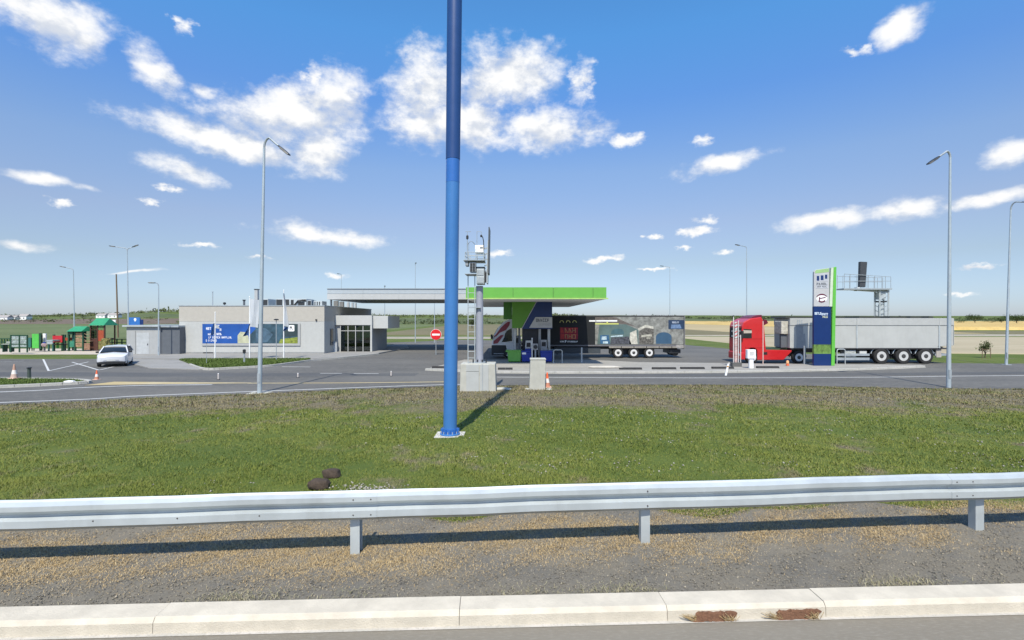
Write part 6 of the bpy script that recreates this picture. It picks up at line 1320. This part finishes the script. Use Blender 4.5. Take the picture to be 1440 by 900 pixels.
# ================================================================== TREES AND FAR THINGS
def leaf_mat(name, cols): return scatter_mat(name, cols, .8)
leafs = [leaf_mat('oak_leaves', [(.022, .042, .014), (.04, .068, .02), (.065, .095, .032)]), leaf_mat('dusty_leaves', [(.04, .06, .025), (.07, .09, .04), (.10, .12, .06)]), leaf_mat('pale_leaves', [(.06, .075, .03), (.10, .12, .05), (.13, .15, .07)])]
bark = M('bark', (.09, .07, .05), .9, var=.3, vs=6)
def crown_tris(rd, cx, cy, cz, rx_, ry_, rz_, n, size):
    cl = rd.normal(0, 1, (9, 3)); cl /= np.linalg.norm(cl, axis=1)[:, None]; cl *= rd.uniform(.35, .75, (9, 1)); cl[:, 2] = cl[:, 2]*.8+.05
    c = cl[rd.integers(0, 9, n)]+rd.normal(0, .20, (n, 3)); p = c*np.array([rx_, ry_, rz_])+np.array([cx, cy, cz])
    a = rd.normal(0, 1, (n, 3, 3)); a /= np.linalg.norm(a, axis=2)[..., None]
    return p[:, None]+a*size*rd.uniform(.6, 1.3, (n, 1, 1))
def tree(x, y, hgt, wid, label, kind, seed, n=700, trunk=.22, group='trees beyond the fields', name='tree'):
    z = h(x, y)-.1; t = thing(name, (x, y, z), label, 'tree' if name == 'tree' else 'shrub', group); rd = np.random.default_rng(seed); m = MB()
    m.tube([(0, 0, 0), (.02*hgt*rd.normal(), 0, hgt*.3), (.03*hgt*rd.normal(), 0, hgt*.62)], [hgt*.03, hgt*.022, hgt*.01], 8)
    for k in range(5):
        a = rd.uniform(0, 6.28); z0 = hgt*rd.uniform(.2, .45); m.tube([(0, 0, z0), (math.cos(a)*wid*.22, math.sin(a)*wid*.22, z0+hgt*.2), (math.cos(a)*wid*.34, math.sin(a)*wid*.34, z0+hgt*.36)], [hgt*.014, hgt*.009, hgt*.004], 6)
    m.build('trunk', bark, t)
    V = crown_tris(rd, 0, 0, hgt*(.5+trunk*.5), wid/2*1.05, wid/2*1.05, hgt*(1-trunk)/2*1.05, n, hgt*.045).reshape(-1, 3)
    V[:, 2] = np.maximum(V[:, 2], hgt*trunk*.5)
    mass('crown', V, np.arange(len(V)).reshape(-1, 3), leafs[kind], t)
T = lambda px, py_top, Y, wpx, lab, kind, seed, **k: tree(PX(px, Y), Y, max(1.2, PZ(py_top, Y)-h(PX(px, Y), Y)), wpx*Y/720, lab, kind, seed, **k)
T(1371, 440, 330, 22, 'broad rounded tree, tallest of the dark trees behind the wheat', 0, 1, n=1400)
T(1352, 449, 330, 18, 'low spreading tree at the left flank of the broad rounded one behind the wheat', 0, 2, n=900)
T(1394, 448, 340, 20, 'mid-sized tree in the dip of the dark tree row behind the wheat', 1, 3, n=900)
T(1408, 443, 335, 18, 'upright dark tree next to the field lamp, behind the wheat', 0, 4, n=1100)
T(1430, 439, 300, 30, 'wide dark domed tree at the far end of the row behind the wheat', 0, 5, n=1600)
T(1452, 442, 310, 26, 'dark tree beyond the domed one behind the wheat', 0, 6, n=900)
T(1336, 452, 335, 14, 'small bush at the beginning of the dark tree row behind the wheat', 1, 7, n=500, name='shrub')
T(664, 444, 190, 14, 'round bushy tree seen beneath the pump canopy beside the ladder', 1, 8, n=900, trunk=.1)
T(1108, 450, 300, 12, 'pale bush in the field behind the tipper', 2, 9, n=400, name='shrub')
T(992, 451, 420, 22, 'low hedge tree beyond the stubble past the trailer tail', 0, 10, n=500, trunk=.05)
T(1018, 449, 420, 26, 'dense low hedge tree before the height gauge, beyond the stubble', 0, 11, n=700, trunk=.05)
T(20, 446, 420, 14, 'dark field tree between the white farm houses', 0, 12, n=600); T(43, 446, 420, 15, 'dark rounded field tree behind the green crop', 0, 13, n=600, trunk=.1)
T(118, 443, 520, 9, 'small tree on the hill crest above the play tower', 1, 14, n=350); T(127, 445, 520, 10, 'rounded tree on the hill crest over the play tower roof', 0, 15, n=350); T(62, 445, 560, 16, 'pale bush mass on the hill above the climbing frame', 2, 16, n=400, trunk=.05)
x = PX(1385, 47); tree(x, 47, 1.75, .9, 'young staked sapling on the field verge beyond the tipper', 2, 17, n=900, group=None, name='tree')
t = thing('tree_stake_frame', (x-.6, 46.6, h(x, 46.6)), 'small wooden stake frame round the young sapling', 'stake frame')
for k in (0, .75): m = MB(); m.cyl((k, 0, 0), (k, 0, .95), .03, n=6); m.build('stake', wood, t)
m = MB(); m.cyl((0, 0, .8), (.75, 0, .8), .025, n=6); m.build('crossbar', wood, t)
# scrub along the ridges, too far away to tell plants apart
rd = np.random.default_rng(5)
def scrub(label, az0, az1, Y0, Y1, n, hmin, hmax, mat, per=26):
    out = []
    for k in range(n):
        Y = rd.uniform(Y0, Y1); x = Y*rd.uniform(az0, az1); hh = rd.uniform(hmin, hmax)*(.7+.6*abs(math.sin(x*.02))); w = hh*rd.uniform(1.0, 2.4)
        c = rd.normal(0, .33, (per, 3))*np.array([w, w, hh*.6])+np.array([x, Y, float(H(x, Y))+hh*.45]); c[:, 2] = np.maximum(c[:, 2], float(H(x, Y)))
        a = rd.normal(0, 1, (per, 3, 3)); out.append(c[:, None]+a*hh*.18)
    V = np.concatenate(out).reshape(-1, 3); tag(mass('woodland', V, np.arange(len(V)).reshape(-1, 3), mat), label, 'trees', kind='stuff')
scrub('dusty green scrub on the hill behind the playground', -1.3, -.55, 780, 1020, 420, 2, 5.5, leafs[2])
scrub('green scrub along the horizon between shop and pumps', -.55, .12, 760, 1000, 340, 2, 5.5, leafs[2])
scrub('dark hedge line along the horizon past the trailer', .12, .62, 700, 950, 240, 2, 5, leafs[1])
scrub('far dark wood on the horizon behind the wheat', .6, 1.4, 620, 900, 220, 2, 4.5, leafs[1])
scrub('loose bushes at the foot of the hill', -1.2, .2, 380, 620, 170, 1.2, 3.0, leafs[2])
scrub('scrubby hedge along the meadow', -.34, .0, 330, 350, 60, 1.6, 3.2, leafs[1])
# farm houses
for (pxx, Y, w, hh, lab) in ((3, 600, 12, 6.5, 'white farm house at the outer end of the far hamlet'), (13, 610, 14, 6, 'long white farm building in the far hamlet'), (31, 615, 10, 7.5, 'white farm house with a taller roof beside the dark trees'), (141, 640, 11, 6, 'white house on the hill just beside the play tower roof'), (158, 640, 12, 6.5, 'white house on the hill between play tower and utility pole')):
    x = PX(pxx, Y); t = thing('farm_house', (x, Y, h(x, Y)-.3), lab, 'house', 'houses of the far hamlet')
    m = MB(); m.box(-w/2, w/2, 0, 8, 0, hh*.6); m.build('wall', white, t); m = MB(); m.prism([(0-.4, hh*.601), (8.4, hh*.601), (4, hh)], -w/2-.4, w/2+.4, 'x'); m.build('roof', M('house_roof', (.30, .28, .27), .8), t)
    for k in (-.3, .15): m = MB(); m.box(w*k, w*k+1.2, -.05, -.001, hh*.2, hh*.42); m.build('window', darkmetal, t)
